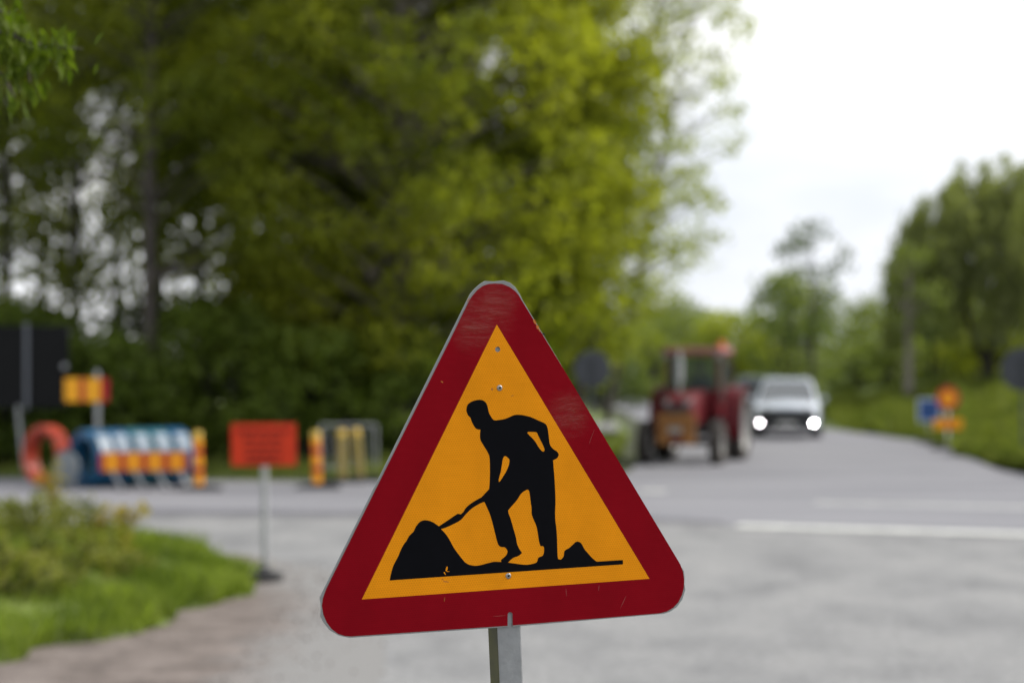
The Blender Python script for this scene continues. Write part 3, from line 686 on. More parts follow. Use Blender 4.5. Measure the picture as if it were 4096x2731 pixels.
red_top = zoomed([(0, 842), (230, 370), (270, 310), (330, 240), (400, 190), (470, 168), (545, 163), (630, 168), (720, 205), (780, 250), (825, 300), (860, 360), (1387, 1222)], 1800, 1080, 3.0152)
red_br = zoomed([(445, 770), (460, 810), (467, 855), (465, 900), (455, 940), (435, 980), (405, 1012), (370, 1032), (330, 1042)], 2400, 1700, 1.3868)
red_bl = zoomed([(1787, 677)], 1260, 2200, 2.2615)+zoomed([(1786, 572), (1777, 561), (1764, 556.5), (1752, 561), (1743, 572), (1741, 681)], 1260, 2200, 2.2615)+zoomed([(330, 777), (270, 773), (210, 755), (150, 710), (105, 650), (75, 580), (62, 500), (72, 430), (100, 350)], 1260, 2200, 2.2615)
tri = [pl(1446.8, 2396), pl(2597.6, 2313.4), pl(1986.8, 1298)]
# the yellow sheeting covers the face; the red border is printed round it
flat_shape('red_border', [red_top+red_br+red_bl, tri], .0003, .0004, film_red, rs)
hole2 = circle(1990.5, 1397, 10.6)
flat_shape('yellow_field', [tri, hole2], .0003, .00045, film_yellow, rs)
PX = [(107, 1495, 1), (112, 1465), (122, 1425), (135, 1385), (158, 1340), (170, 1318), (185, 1280), (205, 1240), (230, 1205), (250, 1170), (280, 1140), (290, 1120), (305, 1093), (325, 1070), (350, 1058), (365, 1056), (395, 1061), (425, 1073), (450, 1090), (465, 1101, 1),
      (530, 1058), (570, 1030), (603, 1009, 1), (625, 1014, 1), (645, 995), (660, 970), (690, 942), (730, 915), (765, 895), (780, 886), (805, 858), (832, 830, 1), (836, 780), (838, 700), (835, 600), (820, 560), (790, 510), (770, 475), (765, 445), (767, 410), (770, 397, 1),
      (755, 396), (735, 388), (715, 360), (702, 330), (696, 310, 1), (678, 292), (667, 265), (667, 245), (672, 222), (685, 205), (705, 192), (730, 184), (765, 179), (790, 186), (808, 200), (818, 220), (825, 250), (832, 278), (845, 300), (858, 320), (875, 329), (905, 326), (950, 318), (985, 303), (1015, 291), (1040, 288), (1075, 291), (1110, 298), (1150, 311), (1190, 330), (1220, 342), (1242, 355), (1254, 372), (1261, 400), (1266, 440), (1272, 490), (1280, 515), (1300, 538), (1325, 555), (1338, 572), (1337, 590), (1322, 608), (1305, 616), (1298, 620, 1),
      (1302, 670), (1308, 740), (1313, 830), (1316, 920), (1313, 1000), (1315, 1060), (1322, 1110), (1327, 1180), (1329, 1250), (1333, 1330), (1345, 1342), (1358, 1341), (1376, 1318), (1380, 1285), (1395, 1270), (1418, 1257), (1445, 1232), (1462, 1216), (1480, 1212), (1498, 1220), (1510, 1235), (1528, 1268), (1555, 1300), (1585, 1333), (1612, 1355), (1625, 1358, 1), (1808, 1346, 1), (1808, 1378, 1)]
HA = [(480, 1121, 1), (520, 1108), (560, 1090), (600, 1070), (630, 1050), (660, 1015), (700, 975), (745, 945), (780, 928), (797, 922, 1), (815, 960), (840, 1020), (860, 1090), (880, 1170), (893, 1220), (905, 1243), (925, 1252), (945, 1253), (960, 1268), (966, 1288), (958, 1310), (940, 1328), (920, 1345), (921, 1361, 1), (890, 1359), (860, 1360), (820, 1370), (780, 1381), (735, 1388), (690, 1382), (660, 1366), (640, 1345), (605, 1300), (575, 1258), (550, 1212), (530, 1178), (505, 1145)]
HB = [(1110, 833), (1120, 840), (1126, 855), (1135, 920), (1142, 975), (1143, 1015), (1160, 1060), (1175, 1095), (1187, 1150), (1195, 1205), (1205, 1240), (1210, 1246, 1), (1226, 1246), (1233, 1265), (1231, 1295), (1222, 1315), (1200, 1325), (1188, 1335), (1180, 1362), (1150, 1374), (1110, 1381), (1070, 1379), (1020, 1372), (970, 1365, 1), (1005, 1332), (1045, 1317), (1072, 1295, 1), (1050, 1262), (1035, 1225), (1028, 1185), (1010, 1120), (990, 1050), (975, 1010), (970, 985, 1), (1000, 950), (1035, 910), (1060, 870), (1080, 850)]
HC = [(1110, 420, 1), (1118, 413), (1150, 413), (1178, 417), (1190, 440), (1205, 470), (1220, 500), (1233, 530), (1236, 548), (1228, 557), (1212, 548), (1190, 520), (1170, 487), (1150, 462), (1125, 438)]
HD = [(902, 778, 1), (903, 755), (915, 710), (923, 665), (930, 620), (936, 600), (947, 589), (962, 595), (977, 610), (981, 625), (974, 660), (955, 705), (930, 745), (912, 772)]
flat_shape('worker_symbol', [zoomed(round_loop(q, 3), 1500, 1500, 1.8236) for q in (PX, HA, HB, HC, HD)], .0002, .0007, film_black, rs)
for (u, v) in ((1998, 1551), (2033, 2302)):
    c = pl(u, v); q = MB()
    q.lathe([(.0020, .0010), (.0020, .0012), (.0026, .0031), (.0036, .0031), (.0058, .0024), (.0068, .0012), (.0070, .0006)], 20)
    r_ = q.build('rivet', mat('rivet_steel', (.38, .37, .36), .4, metal=.8) if 'rivet_steel' not in MATS else MATS['rivet_steel'], rs, smooth=True); r_.location = (c[0], c[1], 0)
    MB().lathe([(.0019, .0006), (.0019, .0016)], 10).build('rivet_hole', black_rubber, r_)
# wear on the sheeting: flakes down to the yellow, a knock in the rim, scuffs
flake = mat('flaked_orange', (.55, .16, .02), .6); nick = mat('rim_nick', (.02, .02, .022), .7); scuff = mat('scuff_brown', (.42, .13, .02), .6); pale_scr = mat('pale_scratch', (.30, .05, .05), .5)
def blob(name, u, v, a, b, ang, m, z, seed, n=9):
    rd = random.Random(seed); pts = []
    for i in range(n):
        t = 2*PI*i/n; r_ = rd.uniform(.5, 1.1); x, y = a*r_*math.cos(t), b*r_*math.sin(t)
        pts.append(pl(u+x*math.cos(ang)-y*math.sin(ang), v+x*math.sin(ang)+y*math.cos(ang)))
    flat_shape(name, [pts], .0001, z, m, rs)
for i, (u, v, a, b, ang) in enumerate([(2138, 1286, 13, 6, 1.0), (2150, 1308, 12, 6, 1.0), (2157, 1320, 7, 4, 1.0), (1768, 1527, 8, 3, .6), (1873, 1200, 14, 1.6, -1.05)]):
    blob('flaked_patch', u, v, a, b, ang, flake, .00055, i)
blob('rim_nick', 2174, 1336, 8, 4.5, .6, nick, .0001+.0002, 9)
for i, (u, v, a, b, ang) in enumerate([(1786, 2274, 4, 10, .3), (1779, 2292, 3, 8, -.5), (1790, 2284, 8, 2, .1)]):
    blob('scratch', u, v, a, b, ang, film_yellow, .00085, 20+i)
for i, (u, v, a, b, ang) in enumerate([(1782, 2325, 16, 2.5, .15), (1770, 2316, 9, 2, .5), (2050, 1582, 8, 1.6, -.2), (1968, 1556, 4, 6, .1), (1778, 2395, 1.5, 9, .1)]):
    blob('stain', u, v, a, b, ang, scuff, .00058, 30+i)
for i, (u, v, a, b, ang) in enumerate([(2492, 2408, 1.3, 36, .45), (2395, 2352, 1.4, 16, .1), (2265, 2372, 1.2, 22, -.1), (2365, 1750, 1.0, 40, .35), (1995, 2462, 40, 1.2, -.08)]):
    blob('scratch', u, v, a, b, ang, pale_scr, .00058, 40+i, 7)
# square post behind the plate, standing in a rubber foot
mid, rgt = pl(1995.5, 2640)[0], pl(2092, 2640)[0]
q = MB(); zt = pl(2000, 1215)[1]; dp = .066; rr_ = .004
prof = [(mid+rr_, -.0032), (rgt-rr_, -.0032), (rgt-.001, -.0042), (rgt, -.0072), (rgt, -dp), (mid, -dp), (mid, -.0072), (mid+.001, -.0042)]
q.prism([(a, b) for a, b in prof], .03, zt, 'Y')
q.v = [(a, y, b) for (a, y, b) in q.v]
post = q.build('post', [post_m, algae_m], rs)
for p in post.data.polygons:
    if p.normal.x < -.9: p.material_index = 1
MB().prism([(-.30, 0), (.30, 0), (.27, .10), (.10, .13), (-.10, .13), (-.27, .10)], -.42, .42, 'Y').build('rubber_foot', black_rubber, rs, bevel=.01).rotation_euler = (R(-90), 0, 0)

# ------------------------------------------------------------------ fluorescent board on a post, left of the sign
g = gp(1060, 2326)
b_ = empty('information_board', g, R(-4)); tag(b_, 'bright red-orange board with lines of text on a thin post in a rubber foot', 'information board')
b_.rotation_euler = (0, R(-.6), R(-4))
k = g.y/F
MB().box(-.365, .365, -.012, .0, (2326-1862)*k, (2326-1694)*k).build('panel', fluoro_red, b_, bevel=.004)
rows = [(1724, .86), (1756, .66), (1790, .62), (1820, .60), (1845, .56)]
rd = random.Random(5)
for (v, wd) in rows:           # words too blurred to read: dark red bars of word length
    q = MB(); x = -.33*wd; 
    while x < .33*wd:
        l = rd.uniform(.04, .12); q = MB(); q.box(x, min(x+l, .33*wd), -.0148, -.0125, (2326-v)*k-.019, (2326-v)*k+.019); x += l+.022; q.build('word', text_red, b_)
MB().tube([(0, .03, .03), (0, .03, (2326-1700)*k)], .038, 10).build('post', galv, b_, smooth=True)
MB().lathe([(.20, 0), (.21, .04), (.20, .10), (.07, .13), (.055, .17)], 24).build('rubber_foot', black_rubber, b_, smooth=True)

# ------------------------------------------------------------------ marker posts along the far edge of the road
def marker_post(u, v, hgt, label, bright=True, lean=0.0, rz=0.0):
    g = gp(u, v); r = empty('marker_post', g); r.rotation_euler = (0, lean, rz); tag(r, label, 'marker post', 'yellow and red marker posts beyond the crossing')
    wy = .075; z0 = .09
    face = refl_orange if bright else MATS.get('faded_tan') or mat('faded_tan', (.33, .25, .07), .7, var=.2)
    red = refl_red if bright else MATS['faded_tan']
    n = 5; hh = (hgt-z0-.13)/n
    for i in range(n):
        m = face if i % 2 == 0 else red
        frac = .72 if i % 2 else 1.28
        za = z0+hh*(i+(0 if i % 2 == 0 else .28)); zb = za+hh*frac
        MB().prism([(-wy, -.03), (-.045, -.055), (.045, -.055), (wy, -.03), (wy, .03), (-wy, .03)], za, min(zb, hgt-.13), 'Z').build('band', m, r)
    MB().lathe([(.078, hgt-.13), (.078, hgt-.03), (.06, hgt-.005), (.0, hgt)], 14).build('cap', MATS.get('cap_yellow') or mat('cap_yellow', (.62, .42, .07), .6), r, smooth=True)
    MB().prism([(-.42, 0), (.42, 0), (.40, .06), (.12, .10), (-.12, .10), (-.40, .06)], -.2, .2, 'Y').build('rubber_foot', black_rubber, r, bevel=.01)
    return r
marker_post(797, 1962, 1.07, 'orange and red marker post between the coils and the red board', True, R(-2))
marker_post(1270, 1955, 1.06, 'orange and red marker post right of the red board', True, R(-2))
marker_post(1370, 1932, 1.02, 'faded tan marker post, left one of the pair behind', False, R(-1))
marker_post(1442, 1926, 1.02, 'faded tan marker post, right one of the pair, leaning', False, R(-5))

# grey steel barrier behind the pale posts
g = gp(1395, 1905); fb = empty('steel_barrier', g, R(6)); tag(fb, 'grey steel barrier fence standing behind the faded marker posts', 'barrier')
for z in (.18, 1.02): MB().tube([(-.55, 0, z), (.55, 0, z)], .02, 8).build('rail', galv, fb)
for x in (-.55, .55):
    MB().tube([(x, 0, .0), (x, 0, 1.02)], .02, 8).build('frame_post', galv, fb)
    MB().box(x-.03, x+.03, -.28, .28, 0, .02).build('foot', galv, fb)
for i in range(9): MB().tube([(-.44+i*.11, 0, .18), (-.44+i*.11, 0, 1.02)], .007, 6).build('bar', galv, fb)

# ------------------------------------------------------------------ coils of conduit and the striped barrier
pvc_o = mat('conduit_orange', (.46, .05, .016), .45, var=.25, vscale=3)
pvc_b = mat('conduit_blue', (.012, .12, .25), .35, var=.3, vscale=3)
pvc_t = mat('conduit_teal', (.03, .17, .23), .35, var=.3, vscale=3)
wrap_m = mat('white_wrap', (.30, .36, .42), .22, var=.2, vscale=9, bump=.3, bscale=14)
def coil(p, rz, R0, width, turns, m, label, wrap=True):
    r = empty('conduit_coil', p, rz); tag(r, label, 'conduit coil', 'coils of conduit in a row'); d = width/turns
    for k in range(turns):
        q = MB(); 
        for lay, n_ in ((0, 30), (1, 30)):
            rad_ = R0-d*.5-lay*d*.9; x = -width/2+d*(k+.5)
            q.tube([(x, rad_*math.cos(2*PI*i/n_), R0+rad_*math.sin(2*PI*i/n_)) for i in range(n_+1)], d*.5, 7, cap=False)
        q.build('turn', m, r, smooth=True)
    for a in ((70, 100) if wrap else ()):
        q = MB(); n_ = 8; A = [R(a-16+32*i/n_) for i in range(n_+1)]; x0, x1 = -width/2-.015, width/2+.015; ro = R0+.008; ri = R0-2*d-.02
    if wrap:
        q = MB(); n_ = 10; A = [R(126+40*i/n_) for i in range(n_+1)]; x0, x1 = -width*.33, width*.33; ro = R0+.012
        vs_ = []
        for a in A:
            for x in (x0, x1): vs_.append((x, ro*math.cos(a), R0+ro*math.sin(a)))
        for a in A:
            for x in (x0, x1): vs_.append((x, (ro-.006)*math.cos(a), R0+(ro-.006)*math.sin(a)))
        m_ = len(A)*2; fs = []
        for i in range(n_): fs += [(2*i, 2*i+1, 2*i+3, 2*i+2), (m_+2*i, m_+2*i+2, m_+2*i+3, m_+2*i+1)]
        q.add(vs_, fs).build('plastic_wrap', wrap_m, r)
    for a in (20, 140, 260):
        q = MB(); ca, sa = math.cos(R(a)), math.sin(R(a))
        q.tube([(-width/2-.012, (R0-2.0*d)*ca, R0+(R0-2.0*d)*sa), (-width/2-.012, (R0+.006)*ca, R0+(R0+.006)*sa), (width/2+.012, (R0+.006)*ca, R0+(R0+.006)*sa), (width/2+.012, (R0-2.0*d)*ca, R0+(R0-2.0*d)*sa)], .012, 5)
        q.build('strap', black_rubber, r)
    return r
ang = R(33); dirv = Vector((math.cos(ang), math.sin(ang), 0))
coil(gp(172, 1950)+Vector((0, .35, 0)), R(48), .57, .30, 4, pvc_o, 'orange-red conduit coil at the left end of the row', wrap=False)
cg = gp(366, 1952)
names_c = ['blue conduit coil next to the orange one', 'second blue conduit coil from the orange one', 'middle teal conduit coil of the row', 'teal conduit coil, second from the right end', 'blue conduit coil at the right end of the row']
for i in range(5):
    coil(cg+dirv*(i*.405), ang+(R(9) if i == 0 else 0), .54, .37, 4, pvc_b if i in (0, 1, 4) else pvc_t, names_c[i])
lid = MB().lathe([(.0, -.02), (.34, -.02), (.35, -.012), (.35, .012), (.34, .02), (.0, .02)], 32, 'X').build('drum_lid', mat('lid_grey', (.16, .18, .19), .6, var=.2), None, smooth=True)
lid.location = at(262, 1835, cg.y-.42); lid.rotation_euler = (0, R(6), R(52)); lid.location.z = .36
tag(lid, 'grey round drum lid leaning on the blue coil', 'lid')

bg_ = gp(575, 1958); br = empty('striped_barrier', bg_, R(8)); tag(br, 'long orange and red striped barrier board on sloping legs in front of the coils', 'barrier')
kk = bg_.y/F; zb, zt2 = (1958-1883)*kk, (1958-1808)*kk
MB().box(-.79, .79, .0, .025, zb, zt2).build('board', MATS['reflective_red'], br, bevel=.004)
for i in range(4):
    x = -.70+i*.385; MB().box(x, x+.265, -.005, -.001, zb+.004, zt2-.004).build('stripe', refl_orange, br)
for i in range(4):
    x = -.55+i*.40; MB().tube([(x-.06, .05, zt2-.05), (x+.02, .05, zb*.8), (x+.17, -.16, .02)], .028, 8).build('leg', galv, br)
    MB().box(x+.05, x+.29, -.26, -.06, 0, .035).build('foot', black_rubber, br, bevel=.006)

# small striped board on a post behind the coils
sp = gp(388, 1925); sb = empty('striped_board', sp, R(-3)); tag(sb, 'short orange and red striped board on a white-tipped post above the coils', 'traffic board')
k = sp.y/F; z0_, z1_ = (1925-1606)*k, (1925-1512)*k
xs = [(258, 318), (318, 342), (342, 404), (404, 436)]
for i, (a, b) in enumerate(xs):
    MB().box((a-388)*k, (b-388)*k, -.022, -.004, z0_, z1_).build('stripe', refl_yellow if i % 2 == 0 else refl_red, sb)
MB().box((258-388)*k, (436-388)*k, -.003, .01, z0_-.004, z1_+.004).build('panel', sign_back, sb)
MB().tube([(.01, .045, 0), (.0, .045, z1_+.02), (-.005, .045, z1_+.10), (-.006, .045, z1_+.16)], [.05, .05, .05, .012], 10).build('post', galv, sb, smooth=True)
MB().box(-.3, .3, -.2, .2, 0, .07).build('rubber_foot', black_rubber, sb, bevel=.01)

# black back of a large board at the left edge
lp = gp(95, 1898); lb = empty('board_seen_from_behind', lp, R(3)); tag(lb, 'large black board seen from behind on a pale leaning leg, cut by the left edge', 'traffic board')
k = lp.y/F; zt3, zb3 = (1898-1302)*k, (1898-1632)*k
MB().box((-160-95)*k, (275-95)*k, .0, .03, zb3, zt3).build('panel', board_back, lb, bevel=.01)
MB().box(0.02, .10, -.045, -.003, zb3-.02, zt3+.06).build('rail', mat('rail_grey', (.13, .14, .16), .6), lb, bevel=.005)
MB().box((-110-95)*k, (-95-95)*k, -.045, -.003, zb3-.02, zt3+.06).build('rail', MATS['rail_grey'], lb, bevel=.005)
MB().lathe([(.0, -.06), (.05, -.06), (.06, -.004)], 12, 'Y', ((258-95)*k, 0, (1898-1465)*k)).build('lamp_bracket', galv, lb)
MB().tube([(.02, -.07, 0), (-.11, -.07, zb3+.05)], .038, 10).build('leg', galv, lb)
MB().tube([(-.95, -.07, 0), (-1.03, -.07, zb3+.05)], .038, 10).build('leg', galv, lb)

# round signs seen from behind
def round_back(u, v, vg, r_px, label, rz=0):
    g = gp(u, vg); r = empty('round_sign', g, rz); tag(r, label, 'road sign'); k = g.y/F; z = (vg-v)*k; rad_ = r_px*k; g.z = 0
    MB().lathe([(.0, 0), (rad_, 0), (rad_+.004, .006), (rad_, .012), (.0, .012)], 32, 'Y', (0, .035, z)).build('panel', sign_back, r)
    MB().tube([(0, 0, 0), (0, 0, z+rad_*.75)], .032, 10).build('post', sign_back, r, smooth=True)
    for dz in (-.4, .4): MB().box(-.07, .07, -.035, .034, z+dz*rad_-.015, z+dz*rad_+.015).build('clamp', sign_back, r)
round_back(2370, 1476, 1896, 74, 'dark round sign seen from behind, left of the tractor', R(5))
round_back(4092, 1476, 1876, 88, 'dark round sign seen from behind, cut by the right edge', R(-8))

# signs at the right roadside
g = gp(3792, 1796); r = empty('temporary_sign', g, R(4)); tag(r, 'round orange and red sign with a small orange plate below, on a white post', 'road sign'); k = g.y/F
zc = (1796-1592)*k; rad_ = .30
MB().lathe([(.0, -.012), (rad_, -.012), (rad_, 0), (.0, 0)], 32, 'Y', (0, 0, zc)).build('rim', refl_red, r)
MB().lathe([(.0, -.018), (rad_*.66, -.018), (rad_*.66, -.0135), (.0, -.0135)], 32, 'Y', (0, 0, zc)).build('disc', MATS['reflective_orange'], r)
za = (1796-1695)*k
MB().box(-.36, .36, -.014, -.002, za-.13, za+.13).build('plate', refl_orange, r, bevel=.003)
MB().box(-.03, .05, -.02, -.0155, za-.13, za+.13).build('plate_stripe', fluoro_red, r)
MB().tube([(0, .035, 0), (0, .035, zc+.3)], .035, 10).build('post', mat('post_white', (.6, .62, .62), .6), r, smooth=True)
MB().prism([(-.42, 0), (.42, 0), (.38, .09), (-.38, .09)], -.22, .22, 'Y').build('rubber_foot', black_rubber, r, bevel=.01)
g = gp(3716, 1772); r = empty('blue_sign', g, R(4)); tag(r, 'square blue sign with a pale edge on a post by the right verge', 'road sign'); k = g.y/F
zc = (1772-1640)*k; hs = .31
MB().box(-hs, hs, -.012, 0, zc-hs, zc+hs).build('panel', mat('sign_white', (.55, .6, .66), .5), r, bevel=.004)
MB().box(-hs*.86, hs*.86, -.017, -.0135, zc-hs*.86, zc+hs*.86).build('blue_field', mat('sign_blue', (.02, .085, .30), .45), r)
MB().prism([(-.04, -.14), (.04, -.14), (.04, .04), (.11, .04), (0, .18), (-.11, .04), (-.04, .04)], -.022, -.0185, 'Y').build('dark_mark', mat('mark_blue', (.01, .03, .10), .5), r, loc=(0, 0, zc))
MB().tube([(0, .03, 0), (0, .03, zc+.25)], .03, 10).build('post', MATS['galvanised_steel'], r, smooth=True)
MB().box(-.25, .25, -.18, .18, 0, .08).build('rubber_foot', black_rubber, r, bevel=.01)

# ------------------------------------------------------------------ vehicles
tyre_m = mat('tyre_rubber', (.022, .021, .02), .85, var=.3, vscale=5)
glass_m = mat('vehicle_glass', (.05, .06, .066), .05, spec=1.0, coat=1.0)
def wheel(parent, c, rad_, wd, rim_m, lugs=0, rimf=.6, tyre=None):
    e = empty('wheel', c); e.parent = parent; s = wd/2; n = 32
    q = MB(); q.lathe([(rad_*rimf, -s*.75), (rad_*rimf*1.03, -s), (rad_*.86, -s*1.04), (rad_*.97, -s*.86), (rad_, -s*.5), (rad_, s*.5), (rad_*.97, s*.86), (rad_*.86, s*1.04), (rad_*rimf*1.03, s), (rad_*rimf, s*.75)], n, 'X', cap=False)
    if lugs:
        for i in range(lugs):
            for side in (-1, 1):
                a = 2*PI*(i+(.5 if side > 0 else 0))/lugs; pts = []
                for t, da in ((.04, 0), (.95, .16)):
                    aa = a+da; pts.append((side*s*t, math.cos(aa), math.sin(aa)))
                r0, r1 = rad_*.975, rad_*1.035; hw = .35/lugs*2.6
                v8 = []
                for rr in (r0, r1):
                    for (x, da) in ((side*s*.03, -hw), (side*s*.97, .2-hw), (side*s*.97, .2+hw), (side*s*.03, hw)):
                        v8.append((x, rr*math.cos(a+da), rr*math.sin(a+da)))
                q.hexa(v8)
    q.build('tyre', tyre or tyre_m, e, smooth=not lugs)
    q = MB(); q.lathe([(.0, -s*.32), (rad_*rimf*.3, -s*.36), (rad_*rimf*.8, -s*.1), (rad_*rimf*.9, -s*.72), (rad_*rimf*1.02, -s*.8), (rad_*rimf*1.02, s*.8), (rad_*rimf*.9, s*.72), (rad_*rimf*.8, s*.1), (rad_*rimf*.3, s*.36), (.0, s*.32)], 24, 'X')
    q.build('rim', rim_m, e, smooth=True)
    return e

def car(u, v, rz, body_m, label, L=4.6, W=1.86, Ht=1.67, lit=False, low=None, group=None, glass_m=glass_m):
    """four-door car facing -y; lower body, cabin frame, glazing, lamps and wheels"""
    g = gp(u, v); r = empty('car', g, rz); tag(r, label, 'car', group)
    g.y += 0; hl = L/2; hw = W/2; bz = .97 if Ht > 1.55 else .86
    lowm = low or body_m
    st = [(-hl, .42, .70, .74), (-hl+.10, .30, .86, .86), (-hl+.45, .24, .93, .95), (-hl+.95, .22, bz, .985), (-hl+1.35, .22, bz+.06, 1.0), (0, .22, bz+.03, 1.0), (hl-1.0, .22, bz+.05, 1.0), (hl-.35, .24, bz+.06, .96), (hl-.06, .32, bz-.02, .88), (hl, .42, bz-.12, .82)]
    n = len(st); vs_, fs = [], []
    for (y, zb_, zt_, wf) in st:
        x = hw*wf; zm = zb_+(zt_-zb_)*.45
        vs_ += [(-x*.86, y, zb_), (-x*.98, y, zb_+.08), (-x, y, zm), (-x*.97, y, zt_-.09), (-x*.86, y, zt_-.01), (0, y, zt_+.035), (x*.86, y, zt_-.01), (x*.97, y, zt_-.09), (x, y, zm), (x*.98, y, zb_+.08), (x*.86, y, zb_)]
    m_ = 11
    for i in range(n-1):
        for j in range(m_): a = i*m_+j; b = i*m_+(j+1) % m_; fs.append((a, b, b+m_, a+m_))
    fs.append(tuple(range(m_))[::-1]); fs.append(tuple((n-1)*m_+j for j in range(m_)))
    MB().add(vs_, fs).build('body', body_m, r, smooth=True)
    yc, yr = -hl+1.25, hl-.28; tc_, tr_ = yc+.80, yr-.42; wb, wt = hw*.93, hw*.72; zb_, zt_ = bz+.0, Ht
    c8 = [(-wb, yc, zb_), (wb, yc, zb_), (wb, yr, zb_), (-wb, yr, zb_), (-wt, tc_, zt_-.05), (wt, tc_, zt_-.05), (wt, tr_, zt_-.03), (-wt, tr_, zt_-.03)]
    MB().hexa(c8).build('cabin', body_m, r, bevel=.07, segs=3, smooth=True)
    MB().box(-wt*.9, wt*.9, tc_+.1, tr_-.05, zt_-.045, zt_-.005).build('roof', body_m, r, bevel=.018, smooth=True)
    def pane(name, a, b, c, d, inset=.1, out=.006, m=glass_m):
        P = [Vector(x) for x in (a, b, c, d)]; ce = sum(P, Vector())/4; nn = (P[1]-P[0]).cross(P[3]-P[0]).normalized()
        if nn.dot(ce-Vector((0, .2, 1.1))) < 0: nn = -nn
        Q = [p+(ce-p)*inset for p in P]
        q = MB(); q.hexa([tuple(p-nn*.02) for p in Q]+[tuple(p+nn*out) for p in Q]); return q.build(name, m, r)
    V = [Vector(x) for x in c8]
    pane('windscreen', V[0], V[1], V[5], V[4], .09)
    pane('rear_window', V[2], V[3], V[7], V[6], .14)
    for s, (a, b, c, d) in ((1, (V[1], V[2], V[6], V[5])), (-1, (V[0], V[3], V[7], V[4]))):
        m1, m2 = a.lerp(b, .48), d.lerp(c, .46)
        pane('side_window', a, m1, m2, d, .14); pane('side_window', m1, b, c, m2, .14)
        MB().box(*(sorted((s*hw*.99, s*(hw+.14)))), yc+.25, yc+.36, bz+.02, bz+.17).build('mirror', body_m, r, bevel=.03, smooth=True)
        for yy in (-hl+.88, hl-.82):
            wheel(r, (s*(hw-.12), yy, .35), .35, .23, MATS['steel'], rimf=.62)
            MB().lathe([(.36, hw-.30), (.43, hw-.30), (.43, hw+.006), (.36, hw+.006)], 28, 'X', (0, yy, .35), cap=False).build('wheel_arch', lowm if low else black_rubber, r) if s > 0 else MB().lathe([(.36, -hw-.006), (.43, -hw-.006), (.43, -hw+.30), (.36, -hw+.30)], 28, 'X', (0, yy, .35), cap=False).build('wheel_arch', lowm if low else black_rubber, r)
        MB().lathe([(.0, -hl-.01), (.11, -hl-.0), (.13, -hl+.12)], 16, 'Y', (s*hw*.62, .08, .76)).build('headlight', MATS.get('lamp_glass') or mat('lamp_glass', (.22, .2, .2), .2), r, smooth=True)
        if lit:
            MB().lathe([(.0, -hl-.035), (.03, -hl-.03), (.035, -hl+.10)], 16, 'Y', (s*.735, 0, .44)).build('driving_light', (MATS.get('lamp_lit') or mat('lamp_lit', (1, .98, 1), .3, emit=80)) if s > 0 else (MATS.get('lamp_lit_dim') or mat('lamp_lit_dim', (1, .92, .95), .3, emit=34)), r)
        MB().box(s*hw*.78-.09, s*hw*.78+.09, hl-.10, hl+.01, .72, .95).build('tail_light', refl_red, r, bevel=.02)
    MB().box(-hw*.80, hw*.80, -hl-.03, -hl+.22, .26, .56).build('bumper', lowm, r, bevel=.04, segs=3, smooth=True)
    MB().box(-hw*.80, hw*.80, -hl-.022, -hl+.30, .565, .80).build('grille', mat('grille_black', (.012, .012, .013), .5) if 'grille_black' not in MATS else MATS['grille_black'], r, bevel=.015)
    MB().box(-.26, .26, -hl-.042, -hl-.031, .36, .47).build('number_plate', mat('plate_white', (.6, .6, .58), .5) if 'plate_white' not in MATS else MATS['plate_white'], r)
    return r
paint_white = mat('paint_white', (.52, .57, .64), .22, spec=.6, coat=.6)
paint_dark = mat('paint_dark_blue', (.035, .06, .085), .25, spec=.6, coat=.6)
paint_blue = mat('paint_grey_blue', (.035, .06, .09), .45, spec=.3)
black_trim = mat('black_trim', (.02, .02, .024), .55)
SUV = car(3150, 1742, R(-7), paint_white, 'white car with both lamps lit coming down the road', 4.6, 1.9, 1.63, True, black_trim)
car(3035, 1700, R(-9), paint_dark, 'dark blue car half hidden between the tractor and the white car', 4.5, 1.82, 1.55, glass_m=mat('dark_glass', (.02, .026, .028), .3, spec=.2))

# --- tractor, facing the camera and a little to the left
t_red = mat('tractor_red', (.105, .005, .009), .45, spec=.25, var=.25, vscale=3)
t_dark = mat('tractor_dark', (.025, .02, .02), .7)
t_yel = mat('tractor_yellow', (.25, .10, .014), .55, var=.25, vscale=4)
t_rim = mat('tractor_rim', (.46, .455, .44), .55, var=.2, vscale=5)
t_roof = mat('tractor_roof', (.26, .08, .09), .5, var=.2, vscale=3)
t_tyre = mat('tractor_tyre', (.045, .038, .034), .9, var=.35, vscale=4)
tg = gp(2768, 1846); T = empty('tractor', tg, R(-15)); tag(T, 'old red tractor with a cab, yellow front frame and orange beacon', 'tractor')
fr = MB(); fr.box(-.20, .20, -1.65, 1.3, .55, .86); fr.box(-.34, .34, .2, 1.35, .6, 1.1); fr.box(-.62, .62, -1.32, -1.16, .42, .58); fr.box(-.6, .6, 1.02, 1.3, .62, .9)
fr.build('chassis', t_dark, T, bevel=.02)
MB().prism([(-1.72, .86), (-1.72, 1.34), (-1.62, 1.47), (-1.2, 1.53), (.12, 1.60), (.12, .86)], -.31, .31, 'X').build('bonnet', t_red, T, bevel=.05, segs=3, smooth=True)
MB().box(-.24, .24, -1.745, -1.70, .92, 1.30).build('grille', t_dark, T, bevel=.01)
for s in (-1, 1):
    MB().lathe([(.0, -.03), (.075, -.02), (.08, .05)], 16, 'Y', (s*.22, -1.73, 1.36)).build('headlight', MATS['lamp_glass'], T, smooth=True)
    MB().box(s*.36-.05, s*.36+.05, -1.86, -1.78, .48, 1.12).build('frame_upright', t_yel, T, bevel=.01)
q = MB(); q.box(-.42, .42, -1.87, -1.77, .98, 1.12); q.box(-.42, .42, -1.87, -1.77, .46, .62); q.build('front_frame', t_yel, T, bevel=.012)
